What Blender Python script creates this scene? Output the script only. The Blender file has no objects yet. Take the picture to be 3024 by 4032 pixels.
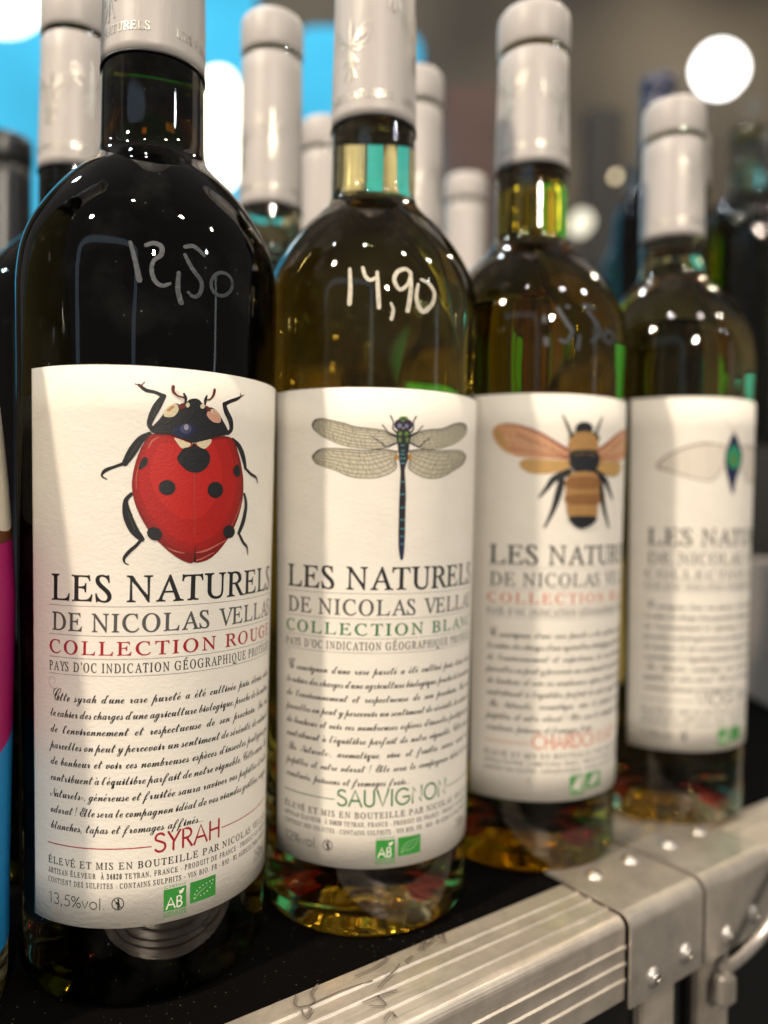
import bpy, bmesh, math, random
from mathutils import Vector, Matrix
from mathutils.geometry import tessellate_polygon
random.seed(7)
R = math.radians
sc = bpy.context.scene
col = sc.collection

# ---------------- camera, world, lamps, exposure ----------------
CAMZ = 0.13710                      # lens height above the table top
cam_d = bpy.data.cameras.new('camera'); cam = bpy.data.objects.new('camera', cam_d); col.objects.link(cam)
pit, rol = R(0.718), R(0.721)
fw = Vector((0, math.cos(pit), -math.sin(pit))); up = Vector((0, math.sin(pit), math.cos(pit))); rt = Vector((1, 0, 0))
r2 = rt*math.cos(rol)+up*math.sin(rol); u2 = -rt*math.sin(rol)+up*math.cos(rol)
M = Matrix((r2, u2, -fw)).transposed().to_4x4(); M.translation = Vector((0, 0, CAMZ)); cam.matrix_world = M
cam_d.sensor_fit = 'HORIZONTAL'; cam_d.sensor_width = 36; cam_d.lens = 36*3012/3024
cam_d.clip_start = 0.005; cam_d.clip_end = 60
cam_d.dof.use_dof = True; cam_d.dof.focus_distance = 0.210
cam_d.dof.aperture_fstop = (cam_d.lens/1000)/0.0062
sc.camera = cam
sc.render.resolution_x = 768; sc.render.resolution_y = 1024
sc.view_settings.view_transform = 'Standard'; sc.view_settings.look = 'None'
sc.view_settings.exposure = 0.12; sc.view_settings.gamma = 1.0
cy = sc.cycles
cy.use_denoising = True; cy.max_bounces = 36; cy.transmission_bounces = 32; cy.glossy_bounces = 6
cy.diffuse_bounces = 3; cy.transparent_max_bounces = 8; cy.sample_clamp_indirect = 30; cy.sample_clamp_direct = 0
cy.caustics_reflective = False; cy.caustics_refractive = True; cy.blur_glossy = 0.1
cy.use_light_tree = True

world = bpy.data.worlds.new('World'); sc.world = world; world.use_nodes = True
bg = world.node_tree.nodes['Background']; bg.inputs[0].default_value = (1.0, 0.93, 0.86, 1); bg.inputs[1].default_value = 0.145

def lamp(name, az, el, dist, power, rad, colr=(1, .9, .78)):
    l = bpy.data.lights.new(name, 'POINT'); o = bpy.data.objects.new(name, l); col.objects.link(o)
    l.energy = power; l.shadow_soft_size = rad; l.color = colr
    a, e = R(az), R(el)
    o.location = (dist*math.cos(e)*math.cos(a), .25+dist*math.cos(e)*math.sin(a), .1+dist*math.sin(e))
    return o
lamp('ceiling_spot', 223, 44, 2.4, 185, .055, (1, .83, .64))
lamp('ceiling_spot', 287, 26, 2.8, 165, .060, (1, .88, .73))
for az, el, d, p, r, c in ((318, 55, 2.6, 36, .070, (1, .9, .76)), (196, 62, 2.2, 34, .045, (.88, .95, 1)), (255, 66, 2.4, 30, .042, (1, .92, .8)), (350, 46, 2.8, 34, .060, (1, .9, .76)),
        (110, 58, 3.0, 44, .050, (.8, .93, 1)), (60, 50, 3.0, 44, .055, (1, .9, .76)), (335, 30, 3.2, 14, .045, (.9, .95, 1)),
        (150, 48, 2.6, 28, .044, (.8, .93, 1)), (40, 40, 3.0, 24, .03, (1, .85, .6)), (175, 40, 2.8, 16, .03, (.7, .9, 1))):
    lamp('ceiling_spot', az, el, d, p, r, c)

# ---------------- helpers ----------------
def tag(o, label=None, cat=None, group=None, kind=None):
    if label: o['label'] = label
    if cat: o['category'] = cat
    if group: o['group'] = group
    if kind: o['kind'] = kind
    return o
def empty(name, loc, label, cat, group=None):
    o = bpy.data.objects.new(name, None); col.objects.link(o); o.location = loc
    o.empty_display_size = .02
    return tag(o, label, cat, group)
def link(name, verts, faces, mats, parent=None, smooth=False, midx=None):
    me = bpy.data.meshes.new(name); me.from_pydata([tuple(v) for v in verts], [], faces)
    for m in (mats if isinstance(mats, (list, tuple)) else [mats]): me.materials.append(m)
    if midx: me.polygons.foreach_set('material_index', midx)
    if smooth: me.polygons.foreach_set('use_smooth', [True]*len(me.polygons))
    me.update()
    o = bpy.data.objects.new(name, me); col.objects.link(o)
    if parent: o.parent = parent
    return o
def link_bm(name, bm, mats, parent=None, smooth=False):
    me = bpy.data.meshes.new(name); bm.to_mesh(me); bm.free()
    for m in (mats if isinstance(mats, (list, tuple)) else [mats]): me.materials.append(m)
    if smooth: me.polygons.foreach_set('use_smooth', [True]*len(me.polygons))
    o = bpy.data.objects.new(name, me); col.objects.link(o)
    if parent: o.parent = parent
    return o
def lathe(name, prof, mat, parent, seg=128, closed=True, loc=(0, 0, 0)):
    """surface of revolution; r==0 ends become poles; closed joins last ring to first"""
    V = []; F = []; rings = []
    for r, z in prof:
        if r < 1e-6: rings.append([len(V)]); V.append((0, 0, z))
        else:
            rings.append(list(range(len(V), len(V)+seg)))
            V += [(r*math.cos(2*math.pi*i/seg), r*math.sin(2*math.pi*i/seg), z) for i in range(seg)]
    n = len(rings)
    for k in range(n if closed else n-1):
        a, b = rings[k], rings[(k+1) % n]
        if len(a) == 1 and len(b) == 1: continue
        for i in range(seg):
            j = (i+1) % seg
            if len(a) == 1: F.append((a[0], b[i], b[j]))
            elif len(b) == 1: F.append((a[i], a[j], b[0]))
            else: F.append((a[i], a[j], b[j], b[i]))
    o = link(name, V, F, mat, parent, True); o.location = loc
    bm = bmesh.new(); bm.from_mesh(o.data); bmesh.ops.recalc_face_normals(bm, faces=bm.faces); bm.to_mesh(o.data); bm.free()
    return o
def spline(P, n=4, closed=False):
    out = []; N = len(P); D = len(P[0])
    for i in range(N if closed else N-1):
        if closed: a, b, c, d = P[i-1], P[i], P[(i+1) % N], P[(i+2) % N]
        else: a, b, c, d = P[max(i-1, 0)], P[i], P[i+1], P[min(i+2, N-1)]
        for k in range(n):
            t = k/n
            out.append(tuple(.5*((2*b[q])+(-a[q]+c[q])*t+(2*a[q]-5*b[q]+4*c[q]-d[q])*t*t+(-a[q]+3*b[q]-3*c[q]+d[q])*t**3) for q in range(D)))
    if not closed: out.append(tuple(P[-1]))
    return out

# ---------------- materials ----------------
MATS = {}
def nodes(name):
    m = bpy.data.materials.new(name); m.use_nodes = True
    return m, m.node_tree, m.node_tree.nodes['Principled BSDF']
def plain(name, c, rough=.55, metal=0., bump=0., bscale=900., var=.0, coat=0.):
    if name in MATS: return MATS[name]
    m, t, b = nodes(name)
    b.inputs['Base Color'].default_value = (*c, 1); b.inputs['Roughness'].default_value = rough; b.inputs['Metallic'].default_value = metal
    if coat: b.inputs['Coat Weight'].default_value = coat
    tc = t.nodes.new('ShaderNodeTexCoord')
    nz = t.nodes.new('ShaderNodeTexNoise'); nz.inputs['Scale'].default_value = bscale; nz.inputs['Detail'].default_value = 4
    t.links.new(tc.outputs['Object'], nz.inputs['Vector'])
    if bump:
        bp = t.nodes.new('ShaderNodeBump'); bp.inputs['Strength'].default_value = bump; bp.inputs['Distance'].default_value = .0003
        t.links.new(nz.outputs['Fac'], bp.inputs['Height']); t.links.new(bp.outputs['Normal'], b.inputs['Normal'])
    if var:
        mx = t.nodes.new('ShaderNodeMix'); mx.data_type = 'RGBA'
        mx.inputs['A'].default_value = (*[x*(1-var) for x in c], 1); mx.inputs['B'].default_value = (*[min(1, x*(1+var)) for x in c], 1)
        t.links.new(nz.outputs['Fac'], mx.inputs['Factor']); t.links.new(mx.outputs['Result'], b.inputs['Base Color'])
    MATS[name] = m; return m
def glass(name, tint):
    m = bpy.data.materials.new(name); m.use_nodes = True; t = m.node_tree; t.nodes.clear()
    o = t.nodes.new('ShaderNodeOutputMaterial'); rf = t.nodes.new('ShaderNodeBsdfRefraction'); gl = t.nodes.new('ShaderNodeBsdfGlossy'); fr = t.nodes.new('ShaderNodeFresnel'); mx = t.nodes.new('ShaderNodeMixShader')
    rf.inputs['IOR'].default_value = 1.5; rf.inputs['Roughness'].default_value = 0; rf.inputs['Color'].default_value = (*tint, 1)
    gl.inputs['Roughness'].default_value = 0; fr.inputs['IOR'].default_value = 1.5
    # faint moulding waviness
    tc = t.nodes.new('ShaderNodeTexCoord'); mp = t.nodes.new('ShaderNodeMapping'); mp.inputs['Scale'].default_value = (1, 1, .35)
    nz = t.nodes.new('ShaderNodeTexNoise'); nz.inputs['Scale'].default_value = 55; nz.inputs['Detail'].default_value = 1.5
    bp = t.nodes.new('ShaderNodeBump'); bp.inputs['Strength'].default_value = .25; bp.inputs['Distance'].default_value = .0012
    t.links.new(tc.outputs['Object'], mp.inputs['Vector']); t.links.new(mp.outputs[0], nz.inputs['Vector']); t.links.new(nz.outputs['Fac'], bp.inputs['Height'])
    for n in (rf, gl, fr): t.links.new(bp.outputs['Normal'], n.inputs['Normal'])
    t.links.new(fr.outputs[0], mx.inputs[0]); t.links.new(rf.outputs[0], mx.inputs[1]); t.links.new(gl.outputs[0], mx.inputs[2])
    # dust and finger marks: a few pale matt specks
    n2 = t.nodes.new('ShaderNodeTexVoronoi'); n2.inputs['Scale'].default_value = 330; t.links.new(tc.outputs['Object'], n2.inputs['Vector'])
    n3 = t.nodes.new('ShaderNodeTexNoise'); n3.inputs['Scale'].default_value = 60; n3.inputs['Detail'].default_value = 6; t.links.new(tc.outputs['Object'], n3.inputs['Vector'])
    r1 = t.nodes.new('ShaderNodeMapRange'); r1.inputs['From Min'].default_value = .10; r1.inputs['From Max'].default_value = .02; r1.inputs['To Max'].default_value = .35; t.links.new(n2.outputs['Distance'], r1.inputs['Value'])
    r3 = t.nodes.new('ShaderNodeMapRange'); r3.inputs['From Min'].default_value = .50; r3.inputs['From Max'].default_value = .75; r3.inputs['To Min'].default_value = 0; r3.inputs['To Max'].default_value = 1; t.links.new(n3.outputs['Fac'], r3.inputs['Value'])
    mu = t.nodes.new('ShaderNodeMath'); mu.operation = 'MULTIPLY'; t.links.new(r1.outputs[0], mu.inputs[0]); t.links.new(r3.outputs[0], mu.inputs[1])
    r4 = t.nodes.new('ShaderNodeMath'); r4.operation = 'MULTIPLY_ADD'; r4.inputs[1].default_value = .012; t.links.new(r3.outputs[0], r4.inputs[0]); t.links.new(mu.outputs[0], r4.inputs[2])
    df = t.nodes.new('ShaderNodeBsdfDiffuse'); df.inputs[0].default_value = (.7, .68, .62, 1); m2 = t.nodes.new('ShaderNodeMixShader')
    t.links.new(r4.outputs[0], m2.inputs[0]); t.links.new(mx.outputs[0], m2.inputs[1]); t.links.new(df.outputs[0], m2.inputs[2]); t.links.new(m2.outputs[0], o.inputs['Surface'])
    return m
def liquid(name, tint, dens, ior=.893):
    # seen from inside the glass: index relative to glass
    m = bpy.data.materials.new(name); m.use_nodes = True; t = m.node_tree; t.nodes.clear()
    o = t.nodes.new('ShaderNodeOutputMaterial'); g = t.nodes.new('ShaderNodeBsdfGlass'); g.inputs['IOR'].default_value = ior
    g.inputs['Roughness'].default_value = 0.0
    t.links.new(g.outputs[0], o.inputs['Surface'])
    if dens:
        v = t.nodes.new('ShaderNodeVolumeAbsorption'); v.inputs['Color'].default_value = (*tint, 1); v.inputs['Density'].default_value = dens
        t.links.new(v.outputs[0], o.inputs['Volume'])
    return m
M_DARKGLASS = glass('dark_green_glass', (.26, .29, .05))
M_CLEARGLASS = glass('clear_glass', (.97, .955, .74))
M_OLIVEGLASS = glass('olive_glass', (.82, .74, .20))
M_PALEGLASS = glass('pale_green_glass', (.82, .94, .82))
M_AIR = liquid('air_in_neck', (1, 1, 1), 0, .667)
M_RED = liquid('red_wine', (.60, .004, .03), 100)
M_WHITE = liquid('white_wine', (1.0, .82, .05), 13)
M_GOLDW = liquid('golden_wine', (1.0, .81, .04), 15)
def paper():
    m, t, b = nodes('label_paper')
    b.inputs['Roughness'].default_value = .85; b.inputs['Specular IOR Level'].default_value = .15
    tc = t.nodes.new('ShaderNodeTexCoord')
    mp = t.nodes.new('ShaderNodeMapping'); mp.inputs['Scale'].default_value = (1, 1, 1.7)
    n1 = t.nodes.new('ShaderNodeTexNoise'); n1.inputs['Scale'].default_value = 620; n1.inputs['Detail'].default_value = 5; n1.inputs['Roughness'].default_value = .6
    n2 = t.nodes.new('ShaderNodeTexNoise'); n2.inputs['Scale'].default_value = 90; n2.inputs['Detail'].default_value = 3
    t.links.new(tc.outputs['Object'], mp.inputs['Vector'])
    for n in (n1, n2): t.links.new(mp.outputs[0], n.inputs['Vector'])
    bp = t.nodes.new('ShaderNodeBump'); bp.inputs['Strength'].default_value = .38; bp.inputs['Distance'].default_value = .0004
    t.links.new(n1.outputs['Fac'], bp.inputs['Height']); t.links.new(bp.outputs['Normal'], b.inputs['Normal'])
    mx = t.nodes.new('ShaderNodeMix'); mx.data_type = 'RGBA'; mx.inputs['A'].default_value = (.78, .735, .655, 1); mx.inputs['B'].default_value = (.86, .82, .75, 1)
    t.links.new(n2.outputs['Fac'], mx.inputs['Factor']); t.links.new(mx.outputs['Result'], b.inputs['Base Color'])
    return m
M_PAPER = paper()
def capsule_mat():
    m, t, b = nodes('capsule_foil')
    b.inputs['Roughness'].default_value = .40; b.inputs['Base Color'].default_value = (.49, .46, .44, 1)
    b.inputs['Specular IOR Level'].default_value = .35
    tc = t.nodes.new('ShaderNodeTexCoord'); mp = t.nodes.new('ShaderNodeMapping'); mp.inputs['Scale'].default_value = (1, 1, .25)
    nz = t.nodes.new('ShaderNodeTexNoise'); nz.inputs['Scale'].default_value = 95; nz.inputs['Detail'].default_value = 4
    bp = t.nodes.new('ShaderNodeBump'); bp.inputs['Strength'].default_value = .5; bp.inputs['Distance'].default_value = .0010
    t.links.new(tc.outputs['Object'], mp.inputs['Vector']); t.links.new(mp.outputs[0], nz.inputs['Vector'])
    mp3 = t.nodes.new('ShaderNodeMapping'); mp3.inputs['Scale'].default_value = (260, 260, 22); wv = t.nodes.new('ShaderNodeTexNoise'); wv.inputs['Scale'].default_value = 1; wv.inputs['Detail'].default_value = 3; wv.inputs['Distortion'].default_value = 1.2
    t.links.new(tc.outputs['Object'], mp3.inputs['Vector']); t.links.new(mp3.outputs[0], wv.inputs['Vector'])
    ad = t.nodes.new('ShaderNodeMath'); ad.operation = 'MULTIPLY_ADD'; ad.inputs[1].default_value = .35
    t.links.new(wv.outputs['Fac'], ad.inputs[0]); t.links.new(nz.outputs['Fac'], ad.inputs[2])
    t.links.new(ad.outputs[0], bp.inputs['Height']); t.links.new(bp.outputs['Normal'], b.inputs['Normal'])
    rr = t.nodes.new('ShaderNodeMapRange'); rr.inputs['To Min'].default_value = .28; rr.inputs['To Max'].default_value = .52
    t.links.new(nz.outputs['Fac'], rr.inputs['Value']); t.links.new(rr.outputs[0], b.inputs['Roughness'])
    return m
M_CAPSULE = capsule_mat()
M_CAPEDGE = plain('capsule_dark_edge', (.006, .006, .006), .5)
M_BLACKCAP = plain('black_capsule', (.008, .008, .009), .3)
M_NAVYCAP = plain('navy_capsule', (.006, .012, .06), .35)
M_FOIL = plain('silver_foil_print', (.66, .63, .56), .38, .8, .3, 700)
M_CORK = plain('cork', (.30, .16, .07), .8, 0, .6, 500, .25)
M_MARKER = plain('dried_white_marker', (.58, .54, .43), .6, 0, .8, 700, .5)
M_MARKERSHADE = plain('shaded_grey_marker', (.045, .052, .06), .5, 0, .8, 700, .6)  # marker strokes in shade: the dimness is put into the colour
INK = dict(ink=(.010, .011, .014), black=(.012, .012, .014), grey=(.085, .083, .085), rule=(.16, .16, .18), crimson=(.36, .008, .018), forest=(.006, .15, .035), salmon=(.62, .16, .08),
 red=(.42, .008, .006), darkred=(.20, .006, .005), deepred=(.33, .007, .005), midred=(.29, .007, .005), brightred=(.50, .012, .008), pink=(.50, .13, .09), seam=(.36, .06, .04), cream=(.70, .60, .40), tan=(.50, .26, .09), blush=(.62, .33, .24),
 navy=(.008, .014, .06), slate=(.05, .055, .12), haze=(.30, .28, .36), maroon=(.13, .015, .010), olive=(.045, .05, .02), indigo=(.02, .02, .06), amber=(.45, .20, .03),
 moss=(.10, .20, .03), plum=(.025, .012, .035), steel=(.16, .18, .30), teal=(.06, .22, .26), rust=(.58, .30, .16), gold=(.50, .30, .10), brick=(.24, .03, .02), ochre=(.38, .21, .07),
 umber=(.25, .11, .035), taupe=(.16, .10, .06), wingmist=(.70, .64, .56), emerald=(.02, .25, .13), bio=(.03, .26, .035), wing=(.54, .50, .38), vein=(.016, .012, .008),
 magenta=(.36, .002, .12), azure=(.01, .24, .55), olivegold=(.30, .20, .04), brown=(.11, .03, .006), lemon=(.55, .58, .05), leafgreen=(.10, .35, .03))
VAR = dict(red=.22, darkred=.3, deepred=.3, wing=.2, rust=.4, gold=.4, ochre=.4, umber=.4, cream=.2, ink=.5, plum=.5, moss=.5, navy=.5, wingmist=.2)
def ink(c): return plain('ink_'+c, INK[c], .5, 0, .25, 1500, VAR.get(c, .0))

# ---------------- lettering ----------------
GLYPHS = {
'RA':'690|-126,0 -127,19 -81,28 -55,44 -33,68 334,707 354,707 504,77 514,55 529,39 556,26 607,19 609,0 329,0 328,19 357,20 381,27 395,39 399,51 396,102 364,235 133,235 114,228 52,119 36,83 32,59 38,40 52,28 73,22 112,19 112,0|138,272 356,272 292,546',
'RB':'653|-50,0 -51,20 -15,23 13,35 25,51 31,75 28,581 24,620 12,646 -16,665 -65,672 -66,692 244,690 335,671 372,655 403,634 428,608 447,578 460,543 465,487 459,463 447,440 428,420 404,403 338,374 397,349 422,333 462,294 490,244 504,200 508,154 499,114 479,79 449,49 423,33 376,15 339,7 255,0|180,385 253,391 291,402 332,428 356,465 361,512 345,575 317,615 278,643 254,651 227,656 164,657 142,651 133,638 129,587 132,401 145,388|219,31 269,34 310,44 357,71 378,97 391,127 395,163 391,204 367,271 341,305 319,323 279,341 247,349 191,353 146,351 135,344 131,331 133,108 137,68 144,52 158,39',
'RC':'701|329,-15 245,-7 168,19 100,60 41,117 -5,186 -22,224 -40,284 -49,357 -38,446 -15,512 30,586 78,635 134,672 181,692 256,706 329,703 454,675 471,681 481,700 501,700 517,495 496,495 469,575 452,602 420,636 366,664 335,672 286,673 242,666 215,655 154,613 107,551 77,472 68,418 67,361 74,301 92,233 112,185 137,142 167,106 220,63 259,43 300,32 344,28 407,36 436,46 488,77 511,98 552,153 575,136 530,69 475,22 409,-6',
'RD':'755|-53,0 -53,20 -17,23 11,34 23,49 30,74 28,573 24,620 13,645 -17,664 -66,672 -66,692 224,691 294,683 339,673 401,648 438,627 489,589 533,542 568,488 594,427 613,345 615,288 602,216 573,151 540,108 498,71 448,41 389,18 346,8 274,1|244,33 303,38 354,51 397,74 442,115 467,154 488,214 497,281 494,353 478,428 460,481 437,528 392,584 337,626 294,644 222,658 168,658 149,654 137,645 128,608 133,89 140,62 156,47 190,37',
'RE':'676|-50,0 -51,20 -7,24 17,38 30,74 28,573 24,620 13,645 -16,664 -65,672 -66,692 463,692 476,542 459,542 444,587 422,622 405,636 375,649 307,657 179,658 149,654 134,641 128,604 130,387 248,388 300,400 316,410 333,431 340,450 343,485 362,485 360,240 342,240 322,313 311,331 295,343 246,352 131,353 134,83 138,65 149,50 184,37 321,36 393,47 437,65 464,84 499,129 522,190 542,190 523,0',
'RF':'604|-46,0 -46,20 -8,23 18,34 28,49 35,77 33,573 29,620 18,645 -12,664 -61,672 -61,692 435,692 450,528 430,528 416,576 390,619 374,633 344,648 291,657 177,656 148,650 137,634 140,384 241,386 289,398 305,408 321,429 337,484 357,484 360,233 339,233 323,301 307,328 291,340 245,349 140,350 144,103 149,66 157,48 168,35 198,23 247,18 250,0',
'RG':'806|369,-15 275,-6 188,20 111,62 62,103 33,135 -12,208 -39,287 -48,379 -34,467 -8,531 41,602 91,647 157,684 234,703 326,705 394,693 486,663 514,658 539,668 555,699 572,699 585,487 568,487 548,529 525,566 497,598 465,625 429,646 391,662 350,671 306,674 241,666 203,651 170,629 128,583 106,546 89,503 74,430 71,355 80,282 105,204 130,156 176,96 235,52 301,25 375,16 424,22 473,44 492,64 499,79 498,235 491,282 479,301 464,309 391,319 390,338 677,338 678,319 646,317 624,310 610,297 602,280 599,233 606,52 553,23 496,2 435,-11',
'RH':'775|-50,0 -51,20 -13,23 13,34 26,53 31,76 28,573 24,620 13,645 -16,664 -65,672 -66,692 210,692 211,672 169,668 145,654 130,617 130,408 141,390 169,386 429,386 450,393 454,408 452,581 447,624 437,645 419,660 393,668 358,672 358,692 634,692 634,672 597,669 571,658 560,642 553,618 556,119 559,72 571,46 600,27 649,20 650,0 374,0 373,20 412,23 438,34 448,48 455,76 454,324 444,343 414,348 155,348 140,346 133,340 132,119 136,67 147,46 164,32 225,20 226,0',
'RI':'365|-46,0 -46,20 -8,23 18,34 28,48 35,76 33,573 29,620 18,645 -12,664 -61,672 -61,692 218,692 219,672 182,669 156,658 145,642 138,618 140,111 144,72 156,46 184,27 233,20 234,0',
'RJ':'382|37,-15 -10,-9 -50,10 -85,46 -99,85 -97,105 -87,120 -70,128 -49,128 -25,119 -3,96 5,76 6,39 22,18 43,14 56,20 64,33 67,53 69,114 59,622 51,643 34,658 7,665 -43,670 -42,692 244,692 244,672 205,668 181,657 168,625 172,174 161,86 141,38 122,15 85,-8',
'RK':'676|-50,0 -51,20 -13,23 13,34 26,53 31,76 28,573 24,620 13,645 -16,664 -65,672 -66,692 208,692 208,672 173,670 153,664 140,653 132,632 129,602 130,390 133,377 141,372 150,376 342,574 373,616 380,639 372,657 352,668 313,672 312,692 554,692 552,673 507,664 466,635 223,393 530,74 592,31 647,19 647,0 351,0 352,19 392,22 410,32 414,50 405,71 376,108 156,339 141,347 133,344 130,337 137,69 148,45 167,31 195,23 235,20 236,0',
'RL':'668|-36,0 -37,20 -2,23 26,34 38,49 45,74 42,589 38,624 24,650 -2,664 -51,672 -52,692 223,692 221,673 184,668 160,655 150,636 145,608 148,130 150,81 155,65 176,43 216,35 343,36 430,49 470,67 493,89 517,127 540,196 559,196 548,0',
'RM':'878|-54,0 -54,20 -12,24 9,34 20,48 26,70 31,581 27,619 16,645 -14,664 -63,672 -63,692 124,692 343,161 547,692 737,692 737,672 700,669 674,658 663,642 656,618 659,119 662,72 674,46 703,27 752,20 753,0 479,0 479,17 518,23 539,35 549,52 555,77 553,584 326,0 312,0 72,585 72,153 76,87 84,58 98,38 126,25 170,19 170,0',
'RN':'745|507,-16 75,555 81,75 88,52 101,35 129,25 175,20 176,0 -50,0 -51,20 -11,24 15,38 30,73 31,590 24,619 9,641 -29,667 -65,672 -66,692 79,692 481,161 479,577 475,620 468,640 454,657 426,667 380,672 379,692 606,692 606,672 566,668 541,655 531,640 525,616 526,-16',
'RO':'769|302,-15 224,-7 169,9 119,33 61,77 13,135 -15,185 -39,258 -49,326 -45,393 -31,457 0,532 36,585 91,640 143,674 201,697 263,707 338,702 393,689 460,657 517,612 564,555 591,505 615,436 624,366 621,295 602,213 568,138 529,84 473,33 430,10 382,-6|295,15 344,22 376,36 415,67 447,107 473,157 492,213 503,276 507,341 503,409 491,476 472,535 445,589 423,618 384,651 339,670 289,677 238,669 202,653 170,628 133,584 103,528 87,480 74,412 70,342 74,273 85,218 103,161 131,107 168,64 211,34 260,18',
'RP':'600|-50,0 -51,20 -7,24 17,37 30,73 28,581 24,619 12,646 -16,665 -65,672 -66,692 256,690 301,682 340,670 374,653 403,631 427,605 446,573 459,537 466,494 465,467 459,442 441,409 424,389 391,364 332,341 258,331 142,331 131,322 133,96 139,61 149,44 169,30 240,20 240,0|187,361 255,368 305,388 338,422 350,450 354,483 340,557 329,584 306,616 287,633 253,651 212,660 172,662 143,654 131,628 130,390 133,374 142,365',
'RQ':'769|492,-193 412,-185 272,-151 211,-141 173,-144 147,-153 94,-187 77,-170 215,-5 149,18 90,53 41,98 13,133 -19,195 -39,259 -49,329 -46,397 -36,447 -20,493 27,576 57,612 104,651 142,675 183,693 240,705 309,705 365,695 435,668 495,627 534,589 567,543 598,474 610,428 618,375 615,296 604,244 586,193 546,125 491,64 447,31 372,-1 258,-16 207,-69 258,-67 316,-73 496,-116 547,-123 583,-118 617,-102 649,-75 679,-38 698,-52 667,-102 623,-151 572,-180 542,-188|293,16 331,20 366,32 397,52 438,97 469,157 485,205 500,289 502,347 495,433 482,489 460,551 440,586 405,628 363,656 332,668 281,675 241,671 193,651 162,626 126,582 98,527 83,479 73,426 68,341 76,257 88,201 102,159 130,106 167,64 210,35 258,19',
'RR':'671|-50,0 -51,20 -15,23 13,35 25,51 31,75 28,581 24,620 12,646 -16,665 -65,672 -66,692 277,690 342,677 379,662 411,642 449,605 467,576 480,542 486,508 485,477 478,448 463,423 441,400 377,364 334,350 524,79 569,35 593,24 622,20 622,0 467,0 235,340 132,344 134,121 139,68 150,44 167,30 199,20 236,19 235,0|198,372 267,378 304,390 333,407 362,442 371,471 373,504 356,569 343,593 306,630 255,652 225,657 174,658 143,650 131,623 131,376',
'RS':'549|232,-14 163,-7 56,20 34,12 25,-12 7,-12 -22,217 -3,218 33,131 69,82 113,45 161,23 213,16 262,26 297,56 313,101 313,127 306,162 277,214 220,274 100,372 49,421 15,463 -12,515 -20,551 -22,587 -7,638 11,663 36,684 93,704 181,705 277,680 298,686 309,704 328,704 352,501 336,501 306,577 276,619 253,641 215,664 158,675 112,667 82,644 69,608 77,552 105,506 160,449 333,302 371,248 396,188 403,146 402,108 392,73 374,44 348,19 316,1 277,-10',
'RT':'625|74,0 72,20 119,23 149,37 161,56 167,83 166,637 156,652 134,656 51,653 0,640 -21,626 -41,601 -52,567 -57,524 -80,526 -82,692 494,692 510,521 491,521 479,566 463,601 443,626 427,638 394,650 333,656 283,655 274,650 270,639 271,126 274,78 282,52 297,35 328,24 388,20 388,0',
'RU':'731|302,-15 230,-8 165,13 127,35 93,62 55,110 30,168 22,225 14,621 5,643 -7,656 -36,668 -86,673 -86,692 206,692 207,673 166,670 138,655 126,635 119,606 122,266 127,184 149,121 185,77 221,53 249,43 312,34 376,43 425,68 446,91 461,118 473,176 476,243 473,541 467,605 456,636 440,657 416,667 368,673 367,692 600,692 602,673 563,670 536,655 521,619 517,556 521,198 514,140 501,92 473,43 431,10 374,-9',
'RV':'650|123,-15 -26,610 -38,636 -54,654 -82,667 -130,672 -132,692 145,692 145,674 106,671 81,659 76,648 73,625 81,576 183,142 417,558 441,609 445,634 436,656 410,669 366,672 364,692 577,692 576,672 554,668 536,658 502,615 145,-15',
'RX':'683|-93,0 -92,17 -61,24 -32,39 10,78 202,342 67,565 28,621 1,647 -30,664 -61,671 -97,673 -96,692 209,692 210,672 166,670 148,662 140,650 140,633 163,586 269,415 394,581 414,622 415,644 408,657 385,669 335,673 336,692 576,692 574,673 549,670 528,660 487,621 294,373 445,121 483,65 507,42 536,27 602,19 602,0 290,0 289,19 329,20 357,27 367,39 368,53 348,102 229,297 101,122 82,78 82,52 91,37 121,22 173,16 171,0',
'RY':'613|71,0 73,18 139,29 154,40 162,55 167,91 165,299 -38,607 -71,641 -97,658 -125,668 -166,672 -167,692 133,692 132,672 89,667 66,657 62,646 64,627 86,585 237,350 363,560 386,618 384,640 373,655 346,667 294,672 293,692 531,692 531,670 511,666 492,656 448,604 265,305 267,98 272,54 282,38 302,26 379,18 378,0',
'RZ':'683|-17,0 -21,15 345,654 128,653 58,642 25,625 6,607 -12,576 -25,524 -44,524 -38,692 484,692 487,681 119,40 356,41 412,46 453,55 477,68 501,90 525,135 539,190 559,190 551,0',
'R0':'559|280,-10 237,-7 181,8 135,36 99,76 71,126 52,186 37,280 34,359 37,438 52,531 71,591 99,640 135,679 181,706 217,718 281,724 342,718 393,699 434,667 468,625 493,572 511,508 525,358 511,208 493,144 468,91 434,48 392,16 341,-4|280,55 317,66 335,86 348,116 363,204 370,358 363,512 348,599 335,628 317,648 281,659 244,648 226,628 212,599 196,512 189,358 196,204 212,116 226,86 244,66',
'R1':'559|97,0 97,53 197,55 217,67 226,87 229,619 153,537 108,515 83,518 59,535 46,558 42,589 139,628 266,718 378,718 381,91 391,66 409,55 510,53 510,0',
'R2':'559|35,0 35,103 212,285 278,365 320,446 337,540 332,602 316,637 284,659 247,662 207,646 188,620 172,565 167,490 104,499 66,519 44,553 39,598 53,640 77,671 104,690 150,710 192,719 312,721 358,713 414,690 455,655 473,627 484,594 486,532 468,473 434,418 379,352 130,110 385,113 410,124 431,144 454,210 513,210 508,0',
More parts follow.
